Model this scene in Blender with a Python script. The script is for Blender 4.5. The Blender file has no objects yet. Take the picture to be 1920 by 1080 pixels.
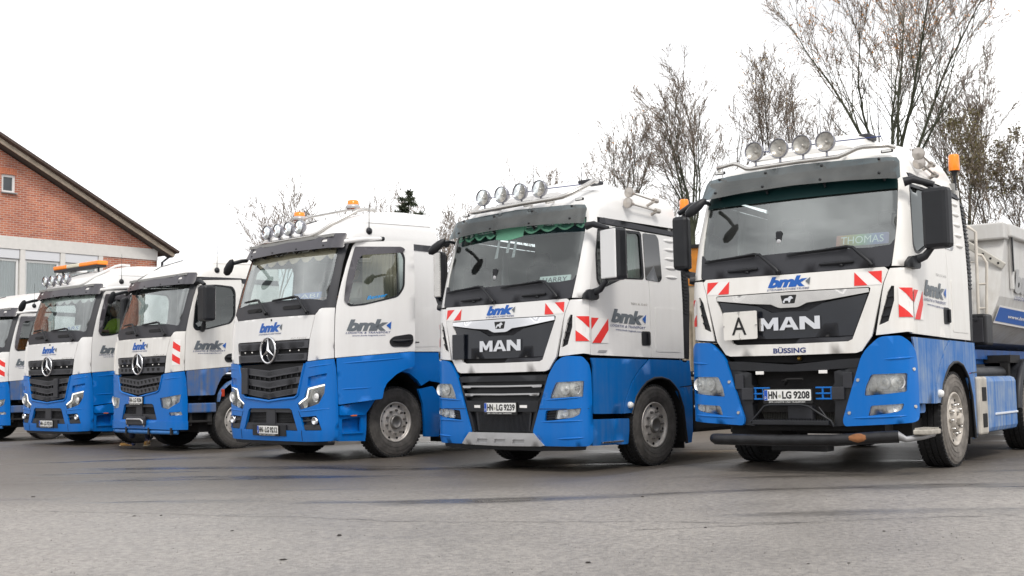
import bpy, bmesh, math, random
from math import pi, sin, cos, radians, sqrt, atan2
from mathutils import Vector, Matrix, noise
from mathutils.geometry import delaunay_2d_cdt

random.seed(7)
SC = bpy.context.scene
COL = SC.collection

# ------------------------------------------------------------------ camera
cam_data = bpy.data.cameras.new('camera')
cam = bpy.data.objects.new('camera', cam_data)
COL.objects.link(cam)
SC.camera = cam
PITCH, ROLL, CAM_H = 0.081, 0.017, 1.068
cam_data.sensor_width = 36
cam_data.lens = 36 * 2166.8 / 1920
fw = Vector((0, cos(PITCH), sin(PITCH)))
up0 = Vector((0, -sin(PITCH), cos(PITCH)))
rt0 = Vector((1, 0, 0))
rt = rt0 * cos(ROLL) - up0 * sin(ROLL)
up = rt0 * sin(ROLL) + up0 * cos(ROLL)
M = Matrix((rt, up, -fw)).transposed().to_4x4()
M.translation = Vector((0, 0, CAM_H))
cam.matrix_world = M
cam_data.clip_start = 0.1
cam_data.clip_end = 2000
cam_data.dof.use_dof = True
cam_data.dof.focus_distance = 14.0
cam_data.dof.aperture_fstop = 5.0

# ------------------------------------------------------------------ sky, sun, exposure
W = bpy.data.worlds.new('World')
SC.world = W
W.use_nodes = True
wn, wl = W.node_tree.nodes, W.node_tree.links
wn.clear()
SUN_EL, SUN_AZ = 50, 168          # sun_rotation measured clockwise from +Y
sky = wn.new('ShaderNodeTexSky')
sky.sky_type = 'NISHITA'
sky.sun_disc = False
sky.sun_elevation = radians(SUN_EL)
sky.sun_rotation = radians(SUN_AZ)
sky.dust_density = 4.0
hs = wn.new('ShaderNodeHueSaturation'); hs.inputs['Saturation'].default_value = 0.25
wl.new(sky.outputs[0], hs.inputs['Color'])
tc = wn.new('ShaderNodeTexCoord')
mp = wn.new('ShaderNodeMapping'); mp.inputs['Scale'].default_value = (1.0, 1.0, 2.6)
wl.new(tc.outputs['Generated'], mp.inputs[0])
nz = wn.new('ShaderNodeTexNoise'); nz.inputs['Scale'].default_value = 1.7
nz.inputs['Detail'].default_value = 7; nz.inputs['Roughness'].default_value = 0.55
wl.new(mp.outputs[0], nz.inputs['Vector'])
cr = wn.new('ShaderNodeValToRGB')
cr.color_ramp.elements[0].position = 0.45; cr.color_ramp.elements[0].color = (6.6, 6.65, 6.85, 1)
cr.color_ramp.elements[1].position = 0.74; cr.color_ramp.elements[1].color = (21.0, 21.0, 21.0, 1)
wl.new(nz.outputs[0], cr.inputs[0])
mx = wn.new('ShaderNodeMixRGB'); mx.inputs[0].default_value = 0.9
wl.new(hs.outputs[0], mx.inputs[1]); wl.new(cr.outputs[0], mx.inputs[2])
bg = wn.new('ShaderNodeBackground'); bg.inputs['Strength'].default_value = 0.112
wl.new(mx.outputs[0], bg.inputs['Color'])
wo = wn.new('ShaderNodeOutputWorld'); wl.new(bg.outputs[0], wo.inputs[0])

sun_d = bpy.data.lights.new('sun', 'SUN')
sun_d.energy = 1.5
sun_d.angle = radians(14)
sun_d.color = (1, 0.95, 0.88)
sun = bpy.data.objects.new('sun', sun_d); COL.objects.link(sun)
az, el = radians(SUN_AZ), radians(SUN_EL)
sdir = Vector((sin(az) * cos(el), cos(az) * cos(el), sin(el)))
sun.rotation_euler = sdir.to_track_quat('Z', 'Y').to_euler()
SC.view_settings.view_transform = 'Standard'
SC.view_settings.look = 'None'
SC.view_settings.exposure = 0.25
SC.view_settings.gamma = 1.0
SC.render.film_transparent = False
SC.cycles.max_bounces = 10
SC.cycles.transparent_max_bounces = 16
SC.cycles.use_denoising = True

# ------------------------------------------------------------------ materials
_m = {}
def nodes_of(name):
    m = bpy.data.materials.new(name); m.use_nodes = True
    nt = m.node_tree; b = nt.nodes['Principled BSDF']
    return m, nt, b
def mat(name, col, rough=0.5, metal=0.0, coat=0.0, var=0.0, vs=6.0, bump=0.0, bs=40.0, emit=None, es=0, spec=0.5, trans=0.0, ior=1.45, alpha=1.0):
    if name in _m: return _m[name]
    m, nt, b = nodes_of(name)
    b.inputs['Base Color'].default_value = (*col, 1)
    b.inputs['Roughness'].default_value = rough
    b.inputs['Metallic'].default_value = metal
    b.inputs['Coat Weight'].default_value = coat
    b.inputs['Coat Roughness'].default_value = 0.06
    b.inputs['Specular IOR Level'].default_value = spec
    b.inputs['Transmission Weight'].default_value = trans
    b.inputs['IOR'].default_value = ior
    b.inputs['Alpha'].default_value = alpha
    if emit:
        b.inputs['Emission Color'].default_value = (*emit, 1); b.inputs['Emission Strength'].default_value = es
    N, L = nt.nodes, nt.links
    if var or bump:
        t = N.new('ShaderNodeTexCoord')
    if var:
        n = N.new('ShaderNodeTexNoise'); n.inputs['Scale'].default_value = vs; n.inputs['Detail'].default_value = 6
        L.new(t.outputs['Object'], n.inputs['Vector'])
        r = N.new('ShaderNodeMapRange'); r.inputs['From Min'].default_value = .25; r.inputs['From Max'].default_value = .75
        r.inputs['To Min'].default_value = 1 - var; r.inputs['To Max'].default_value = 1 + var
        L.new(n.outputs[0], r.inputs[0])
        v = N.new('ShaderNodeVectorMath'); v.operation = 'SCALE'; v.inputs[0].default_value = col
        L.new(r.outputs[0], v.inputs['Scale']); L.new(v.outputs[0], b.inputs['Base Color'])
        rr = N.new('ShaderNodeMapRange'); rr.inputs['To Min'].default_value = max(.03, rough - .12); rr.inputs['To Max'].default_value = min(1, rough + .12)
        L.new(n.outputs[0], rr.inputs[0]); L.new(rr.outputs[0], b.inputs['Roughness'])
    if bump:
        n2 = N.new('ShaderNodeTexNoise'); n2.inputs['Scale'].default_value = bs; n2.inputs['Detail'].default_value = 4
        L.new(t.outputs['Object'], n2.inputs['Vector'])
        bp = N.new('ShaderNodeBump'); bp.inputs['Strength'].default_value = bump; bp.inputs['Distance'].default_value = .01
        L.new(n2.outputs[0], bp.inputs['Height']); L.new(bp.outputs[0], b.inputs['Normal'])
    _m[name] = m
    return m
def paint(name, col, dirt=0.3, dcol=(.27, .235, .2), rough=0.34, lo=0.3, hi=1.6, top=0.1, coat=0.18, f0=.16, f1=.38):
    """car paint with road film: blotches and vertical streaks that are thickest low on the vehicle"""
    if name in _m: return _m[name]
    m, nt, b = nodes_of(name); N, L = nt.nodes, nt.links
    t = N.new('ShaderNodeTexCoord')
    n = N.new('ShaderNodeTexNoise'); n.inputs['Scale'].default_value = 2.2; n.inputs['Detail'].default_value = 9; n.inputs['Roughness'].default_value = .65
    L.new(t.outputs['Object'], n.inputs['Vector'])
    mp = N.new('ShaderNodeMapping'); mp.inputs['Scale'].default_value = (14, 14, .9)
    L.new(t.outputs['Object'], mp.inputs[0])
    s = N.new('ShaderNodeTexNoise'); s.inputs['Scale'].default_value = 1.0; s.inputs['Detail'].default_value = 6
    L.new(mp.outputs[0], s.inputs['Vector'])
    ml = N.new('ShaderNodeMath'); ml.operation = 'MULTIPLY'
    L.new(n.outputs[0], ml.inputs[0]); L.new(s.outputs[0], ml.inputs[1])
    r = N.new('ShaderNodeMapRange'); r.inputs['From Min'].default_value = f0; r.inputs['From Max'].default_value = f1
    L.new(ml.outputs[0], r.inputs[0])
    sp = N.new('ShaderNodeSeparateXYZ'); L.new(t.outputs['Object'], sp.inputs[0])
    h = N.new('ShaderNodeMapRange'); h.inputs['From Min'].default_value = lo; h.inputs['From Max'].default_value = hi
    h.inputs['To Min'].default_value = dirt; h.inputs['To Max'].default_value = dirt * top
    L.new(sp.outputs['Z'], h.inputs[0])
    f = N.new('ShaderNodeMath'); f.operation = 'MULTIPLY'; f.use_clamp = True
    L.new(r.outputs[0], f.inputs[0]); L.new(h.outputs[0], f.inputs[1])
    c = N.new('ShaderNodeMixRGB'); c.inputs[1].default_value = (*col, 1); c.inputs[2].default_value = (*dcol, 1)
    L.new(f.outputs[0], c.inputs[0]); L.new(c.outputs[0], b.inputs['Base Color'])
    b.inputs['Specular IOR Level'].default_value = .26
    q = N.new('ShaderNodeMapRange'); q.inputs['To Min'].default_value = rough; q.inputs['To Max'].default_value = .75
    L.new(f.outputs[0], q.inputs[0]); L.new(q.outputs[0], b.inputs['Roughness'])
    cw = N.new('ShaderNodeMapRange'); cw.inputs['To Min'].default_value = coat; cw.inputs['To Max'].default_value = 0
    cw.inputs['From Max'].default_value = .35
    L.new(f.outputs[0], cw.inputs[0]); L.new(cw.outputs[0], b.inputs['Coat Weight'])
    b.inputs['Coat Roughness'].default_value = .08
    _m[name] = m
    return m
def glassy(name, tint=(.8, .86, .84), refl=0.10, rough=0.0, dust=0.0):
    """thin pane: tinted transparency under a Fresnel reflection, with a little dust"""
    if name in _m: return _m[name]
    m = bpy.data.materials.new(name); m.use_nodes = True
    N, L = m.node_tree.nodes, m.node_tree.links; N.clear()
    tr = N.new('ShaderNodeBsdfTransparent'); tr.inputs[0].default_value = (*tint, 1)
    gl = N.new('ShaderNodeBsdfGlossy'); gl.inputs['Roughness'].default_value = rough; gl.inputs['Color'].default_value = (.93, .97, .96, 1)
    fr = N.new('ShaderNodeFresnel'); fr.inputs[0].default_value = 1.5
    ma = N.new('ShaderNodeMath'); ma.operation = 'ADD'; ma.use_clamp = True; ma.inputs[1].default_value = refl
    L.new(fr.outputs[0], ma.inputs[0])
    mi = N.new('ShaderNodeMixShader'); L.new(ma.outputs[0], mi.inputs[0]); L.new(tr.outputs[0], mi.inputs[1]); L.new(gl.outputs[0], mi.inputs[2])
    df = N.new('ShaderNodeBsdfDiffuse'); df.inputs[0].default_value = (.5, .5, .48, 1)
    t = N.new('ShaderNodeTexCoord'); n = N.new('ShaderNodeTexNoise'); n.inputs['Scale'].default_value = 2.5; n.inputs['Detail'].default_value = 8
    L.new(t.outputs['Object'], n.inputs['Vector'])
    r = N.new('ShaderNodeMapRange'); r.inputs['From Min'].default_value = .35; r.inputs['From Max'].default_value = .7
    r.inputs['To Min'].default_value = dust * .3; r.inputs['To Max'].default_value = dust
    L.new(n.outputs[0], r.inputs[0])
    m2 = N.new('ShaderNodeMixShader'); L.new(r.outputs[0], m2.inputs[0]); L.new(mi.outputs[0], m2.inputs[1]); L.new(df.outputs[0], m2.inputs[2])
    o = N.new('ShaderNodeOutputMaterial'); L.new(m2.outputs[0], o.inputs[0])
    _m[name] = m
    return m

WHITE = (.78, .773, .765)
BLUE = (.0, .145, .52)
M_WHITE = paint('white_paint', WHITE, .14, top=.25, hi=2.6)
M_WHITE5 = paint('white_paint_road_film', (.81, .795, .765), .3, dcol=(.36, .30, .23), top=.2, hi=2.4)
M_WHITE2 = paint('white_paint_dirty', (.79, .775, .745), .42, dcol=(.36, .31, .26), top=.15, hi=2.6)
M_BLUE = paint('blue_paint', BLUE, .05)
M_BLUE_FADED = paint('blue_paint_grimy', (.02, .15, .46), 1.15, dcol=(.33, .39, .46), lo=-.8, hi=3.0, top=.4, rough=.45, coat=.1)
M_BLUE_DUSTY = paint('blue_paint_dusty', (.0, .130, .44), .22, dcol=(.24, .24, .24), lo=.2, hi=1.7, top=.25)
M_BLACK = mat('black_plastic', (.012, .013, .016), .45, var=.25, bump=.08, bs=300)
M_GREY = mat('dark_grey_plastic', (.030, .031, .037), .5, var=.2, bump=.08, bs=300)
M_BAR = mat('grille_grey', (.060, .061, .070), .5, var=.15)
M_GRILLE = mat('gloss_black_grille', (.007, .009, .014), .2, coat=.6, var=.2)
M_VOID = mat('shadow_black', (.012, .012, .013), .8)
M_CHASSIS = mat('grimy_chassis', (.016, .015, .015), .75, var=.45, vs=5, bump=.3, bs=30)
M_CHROME = mat('chrome', (.82, .82, .83), .08, 1.0)
M_STEEL = mat('brushed_steel', (.62, .60, .57), .25, 1.0, var=.12)
M_SILVER = mat('silver_plastic', (.48, .48, .49), .32, .35, coat=.2, var=.08)
M_RUBBER = mat('tyre_rubber', (.016, .016, .017), .8, var=.4, vs=7, bump=.4, bs=45)
M_RUBBER_DUST = mat('dusty_tyre_sidewall', (.075, .070, .066), .85, var=.45, vs=9, bump=.5, bs=30)
M_RUBBER_MUD = mat('muddy_tyre_sidewall', (.17, .155, .14), .9, var=.45, vs=9, bump=.5, bs=30)
M_RIM = mat('steel_rim', (.52, .49, .46), .42, .35, var=.3, vs=10)
M_RIMW = mat('white_muddy_rim', (.50, .46, .41), .6, .1, var=.35, vs=12)
M_NUT = mat('wheel_nut', (.25, .24, .23), .4, .8)
M_AMBER = mat('amber_lens', (.95, .25, .01), .25, coat=.4, emit=(1, .25, .01), es=0.12)
M_RED = mat('reflective_red', (.78, .035, .03), .4, var=.06)
M_DECALW = mat('reflective_white', (.84, .82, .80), .4)
M_TXTBLUE = mat('logo_blue', (.006, .10, .42), .4)
M_TXTGREY = mat('logo_grey', (.13, .15, .17), .4)
M_TXTNAVY = mat('logo_navy', (.01, .03, .16), .4)
M_PLATE = mat('plate_white', (.80, .80, .78), .35)
M_INK = mat('plate_black', (.01, .01, .01), .4)
M_EURO = mat('plate_blue', (.01, .08, .45), .4)
M_GLASS = glassy('windscreen_glass', (.76, .85, .85), .075, dust=.02)
M_GLASSA = glassy('star_windscreen_glass', (.82, .88, .88), .20, dust=.06)
M_GLASS5 = glassy('dusty_windscreen_glass', (.70, .80, .79), .15, dust=.045)
M_SIDEGLASS = glassy('side_window_glass', (.58, .68, .67), .06)
M_VISOR = glassy('smoked_visor_acrylic', (.035, .065, .085), .03, .08, dust=.16)
M_VISORG = mat('grey_sun_visor', (.055, .052, .062), .35, coat=.3, var=.1)
M_TINT = mat('green_tinted_band', (.003, .024, .024), .5, spec=.2)
M_HORN = mat('horn_metal', (.52, .48, .44), .28, .75)
M_LENS = glassy('clear_lamp_lens', (.97, .97, .96), .03)
M_REFL = mat('lamp_reflector', (.52, .49, .45), .3, .55, var=.35, vs=22)
M_LAMPRIM = mat('lamp_rim', (.30, .30, .33), .2, .9)
M_LAMPW = mat('lamp_inner_white', (.80, .80, .78), .3, .0, coat=.5, var=.12, vs=40)
M_BOWL = mat('headlight_bowl', (.86, .86, .86), .2, .12, coat=1.0, var=.15, vs=30)
M_DRL = mat('day_running_light', (.95, .93, .85), .3, emit=(1, .95, .8), es=1.3)
M_SEAT = mat('seat_fabric', (.05, .055, .06), .9)
M_DASH = mat('dashboard', (.10, .105, .11), .7)
M_TRIM = mat('cab_trim', (.30, .30, .29), .85)
M_ORANGE = mat('orange_marker', (.8, .12, .01), .3, emit=(1, .3, .02), es=.15)

# ------------------------------------------------------------------ mesh builder
def link(o, parent=None):
    COL.objects.link(o)
    if parent: o.parent = parent
    return o
def empty(name, loc=(0, 0, 0), rz=0, **kw):
    o = bpy.data.objects.new(name, None); o.empty_display_size = .3
    COL.objects.link(o); o.location = loc; o.rotation_euler = (0, 0, rz)
    for k, v in kw.items(): o[k] = v
    return o
def tag(o, **kw):
    for k, v in kw.items(): o[k] = v
    return o
ORG = [Vector((0, 0, 0))]
class MB:
    def __init__(self): self.v, self.f, self.s, self.m = [], [], [], []
    def add(self, vs, fs, smooth=False, mi=0, T=None):
        b = len(self.v)
        for p in vs:
            p = Vector(p)
            self.v.append(T @ p if T else p)
        for q in fs:
            self.f.append(tuple(b + i for i in q)); self.s.append(smooth); self.m.append(mi)
        return self
    def box(self, c, d, r=0.0, T=None, mi=0):
        """box centre c, size d, chamfer r"""
        x, y, z = d[0] / 2, d[1] / 2, d[2] / 2
        r = min(r, x * .9, y * .9, z * .9)
        cx, cy, cz = c
        if r <= 0:
            vs = [(cx + a * x, cy + b * y, cz + e * z) for a in (-1, 1) for b in (-1, 1) for e in (-1, 1)]
            fs = [(0, 1, 3, 2), (4, 6, 7, 5), (0, 4, 5, 1), (2, 3, 7, 6), (0, 2, 6, 4), (1, 5, 7, 3)]
            return self.add(vs, fs, False, mi, T)
        bm = bmesh.new(); bmesh.ops.create_cube(bm, size=1)
        for v in bm.verts: v.co = Vector((v.co.x * d[0], v.co.y * d[1], v.co.z * d[2]))
        bmesh.ops.bevel(bm, geom=list(bm.edges), offset=r, segments=2, profile=.5, affect='EDGES')
        bm.verts.ensure_lookup_table()
        vs = [v.co + Vector(c) for v in bm.verts]; fs = [tuple(v.index for v in f.verts) for f in bm.faces]
        bm.free()
        return self.add(vs, fs, False, mi, T)
    def tube(self, pts, r, n=8, cap=True, mi=0, T=None, smooth=True):
        pts = [Vector(p) for p in pts]
        rs = r if isinstance(r, (list, tuple)) else [r] * len(pts)
        vs, fs = [], []
        prev = None
        for i, p in enumerate(pts):
            d = (pts[min(i + 1, len(pts) - 1)] - pts[max(i - 1, 0)])
            if d.length < 1e-9: d = Vector((0, 0, 1))
            d.normalize()
            if prev is None:
                a = d.orthogonal().normalized()
            else:
                a = prev - d * prev.dot(d)
                a = a.normalized() if a.length > 1e-6 else d.orthogonal().normalized()
            prev = a; b = d.cross(a)
            for k in range(n):
                t = 2 * pi * k / n
                vs.append(p + (a * cos(t) + b * sin(t)) * rs[i])
        for i in range(len(pts) - 1):
            for k in range(n):
                k2 = (k + 1) % n
                fs.append((i * n + k, i * n + k2, (i + 1) * n + k2, (i + 1) * n + k))
        self.add(vs, fs, smooth, mi, T)
        if cap:
            self.add(vs[:n], [tuple(reversed(range(n)))], False, mi, T)
            self.add(vs[-n:], [tuple(range(n))], False, mi, T)
        return self
    def lathe(self, prof, n=32, axis='X', c=(0, 0, 0), mi=0, T=None, smooth=True, sharp=False):
        """prof: (axial, radius) list"""
        vs, fs = [], []
        def pt(a, r, t):
            if axis == 'X': q = (a, r * cos(t), r * sin(t))
            elif axis == 'Y': q = (r * cos(t), a, r * sin(t))
            else: q = (r * cos(t), r * sin(t), a)
            return (q[0] + c[0], q[1] + c[1], q[2] + c[2])
        if sharp:
            for i in range(len(prof) - 1):
                self.lathe(prof[i:i + 2], n, axis, c, mi, T, smooth)
            return self
        for a, r in prof:
            for k in range(n): vs.append(pt(a, r, 2 * pi * k / n))
        for i in range(len(prof) - 1):
            for k in range(n):
                k2 = (k + 1) % n
                fs.append((i * n + k, i * n + k2, (i + 1) * n + k2, (i + 1) * n + k))
        return self.add(vs, fs, smooth, mi, T)
    def build(self, name, mats, parent=None, org=None, **kw):
        me = bpy.data.meshes.new(name)
        o = org if org is not None else ORG[0]
        me.from_pydata([tuple(p - o) for p in self.v] if o.length > 0 else [tuple(p) for p in self.v], [], self.f)
        if not isinstance(mats, (list, tuple)): mats = [mats]
        for m in mats: me.materials.append(m)
        me.polygons.foreach_set('use_smooth', self.s)
        if any(self.m): me.polygons.foreach_set('material_index', self.m)
        me.update()
        ob = bpy.data.objects.new(name, me)
        link(ob, parent)
        for k, v in kw.items(): ob[k] = v
        return ob

def inside(p, poly):
    x, y = p; c = False; n = len(poly); j = n - 1
    for i in range(n):
        xi, yi = poly[i]; xj, yj = poly[j]
        if (yi > y) != (yj > y) and x < (xj - xi) * (y - yi) / (yj - yi) + xi: c = not c
        j = i
    return c
def resample(poly, step):
    out = []
    for i, a in enumerate(poly):
        b = poly[(i + 1) % len(poly)]
        d = sqrt((a[0] - b[0]) ** 2 + (a[1] - b[1]) ** 2)
        n = max(1, int(math.ceil(d / step)))
        for k in range(n):
            t = k / n; out.append((a[0] + (b[0] - a[0]) * t, a[1] + (b[1] - a[1]) * t))
    return out
def rnd(poly, r, n=4):
    """round the corners of a polygon"""
    out = []; N = len(poly)
    rr = r if isinstance(r, (list, tuple)) else [r] * N
    for i in range(N):
        p = Vector(poly[i]); a = Vector(poly[i - 1]); b = Vector(poly[(i + 1) % N])
        da, db = (a - p), (b - p)
        q = min(rr[i], da.length * .45, db.length * .45)
        if q < 1e-4: out.append(tuple(p)); continue
        s, e = p + da.normalized() * q, p + db.normalized() * q
        for k in range(n + 1):
            t = k / n; out.append(tuple(s * (1 - t) ** 2 + p * 2 * t * (1 - t) + e * t * t))
    return out
def sym(half):
    """mirror a half outline given from the axis outwards and back to the axis"""
    return list(half) + [(-x, z) for x, z in reversed(half) if abs(x) > 1e-6]
def tri_poly(outer, holes=(), step=.12):
    outer = resample(outer, step); holes = [resample(h, step) for h in holes]
    vs, es = [], []
    for lp in [outer] + list(holes):
        b = len(vs); n = len(lp); vs += lp; es += [(b + i, b + (i + 1) % n) for i in range(n)]
    x0, x1 = min(p[0] for p in outer), max(p[0] for p in outer)
    z0, z1 = min(p[1] for p in outer), max(p[1] for p in outer)
    nb = len(vs)
    nx, nz_ = int((x1 - x0) / step), int((z1 - z0) / step)
    for i in range(1, nx + 1):
        for j in range(1, nz_ + 1):
            p = (x0 + i * step * .999, z0 + j * step * .999)
            if inside(p, outer) and not any(inside(p, h) for h in holes):
                if min((p[0] - q[0]) ** 2 + (p[1] - q[1]) ** 2 for q in vs[:nb]) > (step * .3) ** 2: vs.append(p)
    r = delaunay_2d_cdt([Vector(p) for p in vs], es, [], 0, 1e-5)
    V = [tuple(p) for p in r[0]]; F = []
    for f in r[2]:
        c = (sum(V[i][0] for i in f) / len(f), sum(V[i][1] for i in f) / len(f))
        if inside(c, outer) and not any(inside(c, h) for h in holes):
            a = sum(V[f[i]][0] * V[f[(i + 1) % len(f)]][1] - V[f[(i + 1) % len(f)]][0] * V[f[i]][1] for i in range(len(f)))
            F.append(tuple(f) if a > 0 else tuple(reversed(f)))
    return V, F
def sheet(mb, fn, outer, holes=(), off=0.0, th=.02, step=.12, mi=0, fl=False):
    """a panel of thickness th whose face follows the surface fn(u, v, offset)"""
    V, F = tri_poly(outer, holes, step)
    if fl: F = [tuple(reversed(f)) for f in F]
    mb.add([fn(u, v, off) for u, v in V], F, True, mi)
    if th:
        mb.add([fn(u, v, off - th) for u, v in V], [tuple(reversed(f)) for f in F], True, mi)
        cnt = {}
        for f in F:
            for i in range(len(f)):
                e = (f[i], f[(i + 1) % len(f)]); cnt[e] = cnt.get(e, 0) + 1
        for (a, b) in cnt:
            if (b, a) in cnt: continue
            A, B = V[a], V[b]
            mb.add([fn(*A, off), fn(*B, off), fn(*B, off - th), fn(*A, off - th)], [(0, 3, 2, 1)], False, mi)
    return mb

class Shell:
    """cab skin: a rounded rectangle in plan whose nose, width and corner radius change with height.
    s = x on the front, 1.25 + y on the side (corner in between); z = height"""
    C = .05; W0 = 1.25
    def __init__(self, T): self.T = T
    def row(self, z):
        T = self.T
        if z <= T[0][0]: return T[0][1:]
        for i in range(len(T) - 1):
            a, b = T[i], T[i + 1]
            if z <= b[0]:
                t = (z - a[0]) / (b[0] - a[0])
                return tuple(a[k] + (b[k] - a[k]) * t for k in (1, 2, 3))
        return T[-1][1:]
    def P(self, s, z, off=0.0):
        y0, Wd, r = self.row(z)
        sg = -1 if s < 0 else 1; s = abs(s)
        xc = Wd - r; yc = y0 + self.C * xc * xc
        if s <= xc:
            x, y = s, y0 + self.C * s * s; nx, ny = 2 * self.C * s, -1.0
        else:
            sb = self.W0 + yc + r
            if s < sb:
                t = (s - xc) / (sb - xc) * pi / 2
                x, y = xc + r * sin(t), yc + r * (1 - cos(t)); nx, ny = sin(t), -cos(t)
            else:
                x, y = Wd, s - self.W0; nx, ny = 1.0, 0.0
        l = sqrt(nx * nx + ny * ny)
        return (sg * (x + off * nx / l), y + off * ny / l, z)
    def side(self, y, z, off=0.0, sg=1):
        return self.P(sg * (self.W0 + y), z, off)
SH_M = Shell([(.2, .03, 1.19, .22), (.4, 0, 1.22, .22), (1.3, 0, 1.22, .22), (1.85, .01, 1.22, .2), (2.08, .045, 1.22, .18), (2.5, .16, 1.205, .16),
              (2.97, .31, 1.18, .16), (3.2, .40, 1.15, .2), (3.32, .50, 1.115, .28), (3.42, .66, 1.06, .36), (3.50, .9, .97, .42), (3.55, 1.15, .84, .45), (3.585, 1.5, .6, .45)])
SH_M5 = Shell([(.2, .03, 1.19, .22), (.4, 0, 1.22, .22), (1.3, 0, 1.22, .22), (1.85, .01, 1.22, .2), (2.08, .045, 1.22, .18), (2.5, .16, 1.205, .16),
              (2.97, .31, 1.165, .16), (3.15, .38, 1.10, .2), (3.28, .47, 1.04, .26), (3.38, .58, .975, .32), (3.47, .8, .88, .38), (3.53, 1.1, .74, .4), (3.57, 1.4, .55, .4)])
SH_A = Shell([(.2, .05, 1.2, .25), (.4, .02, 1.235, .25), (1.3, .02, 1.235, .22), (1.7, .03, 1.235, .2), (2.05, .06, 1.235, .2), (2.5, .19, 1.22, .18),
              (2.97, .34, 1.19, .2), (3.2, .44, 1.16, .25), (3.35, .6, 1.12, .3), (3.5, .88, 1.05, .38), (3.58, 1.15, .97, .45), (3.64, 1.5, .84, .45), (3.67, 1.8, .6, .45)])

# ------------------------------------------------------------------ lettering
_tx = {}
def text2d(txt, bold=.0, shear=0.0, space=1.0):
    key = (txt, bold, shear, space)
    if key in _tx: return _tx[key]
    cu = bpy.data.curves.new('t', 'FONT'); cu.body = txt; cu.size = 1; cu.offset = bold; cu.shear = shear
    cu.space_character = space; cu.resolution_u = 3; cu.fill_mode = 'FRONT'
    ob = bpy.data.objects.new('t', cu); COL.objects.link(ob)
    bpy.context.view_layer.update()
    me = bpy.data.meshes.new_from_object(ob.evaluated_get(bpy.context.evaluated_depsgraph_get()))
    V = [(v.co.x, v.co.y) for v in me.vertices]; F = [tuple(p.vertices) for p in me.polygons]
    bpy.data.objects.remove(ob); bpy.data.curves.remove(cu); bpy.data.meshes.remove(me)
    x0, x1 = min(p[0] for p in V), max(p[0] for p in V); y0, y1 = min(p[1] for p in V), max(p[1] for p in V)
    V = [((p[0] - x0) / (x1 - x0), (p[1] - y0) / (y1 - y0)) for p in V]
    _tx[key] = (V, F)
    return V, F
def letter(mb, fn, txt, u0, u1, v0, v1, off=.003, bold=0.0, shear=0.0, space=1.0, ext=0.0, mi=0, dv=0.0):
    """lettering stretched to the rectangle u0..u1 x v0..v1 of the surface fn; dv lets the line climb"""
    V, F = text2d(txt, bold, shear, space)
    pts = [(u0 + (u1 - u0) * a, v0 + (v1 - v0) * b + dv * a) for a, b in V]
    FF = []
    for f in F:
        a = sum(V[f[i]][0] * V[f[(i + 1) % len(f)]][1] - V[f[(i + 1) % len(f)]][0] * V[f[i]][1] for i in range(len(f)))
        if (u1 - u0) < 0: a = -a
        FF.append(f if a > 0 else tuple(reversed(f)))
    mb.add([fn(u, v, off + ext) for u, v in pts], FF, False, mi)
    if ext:
        cnt = set()
        for f in FF:
            for i in range(len(f)): cnt.add((f[i], f[(i + 1) % len(f)]))
        for a, b in cnt:
            if (b, a) in cnt: continue
            A, B = pts[a], pts[b]
            mb.add([fn(*A, off + ext), fn(*B, off + ext), fn(*B, off), fn(*A, off)], [(0, 3, 2, 1)], False, mi)
    return mb
def flat(mb, fn, poly, off=.002, mi=0, step=.1):
    V, F = tri_poly(poly, (), step)
    mb.add([fn(u, v, off) for u, v in V], F, False, mi)
    return mb
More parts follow.
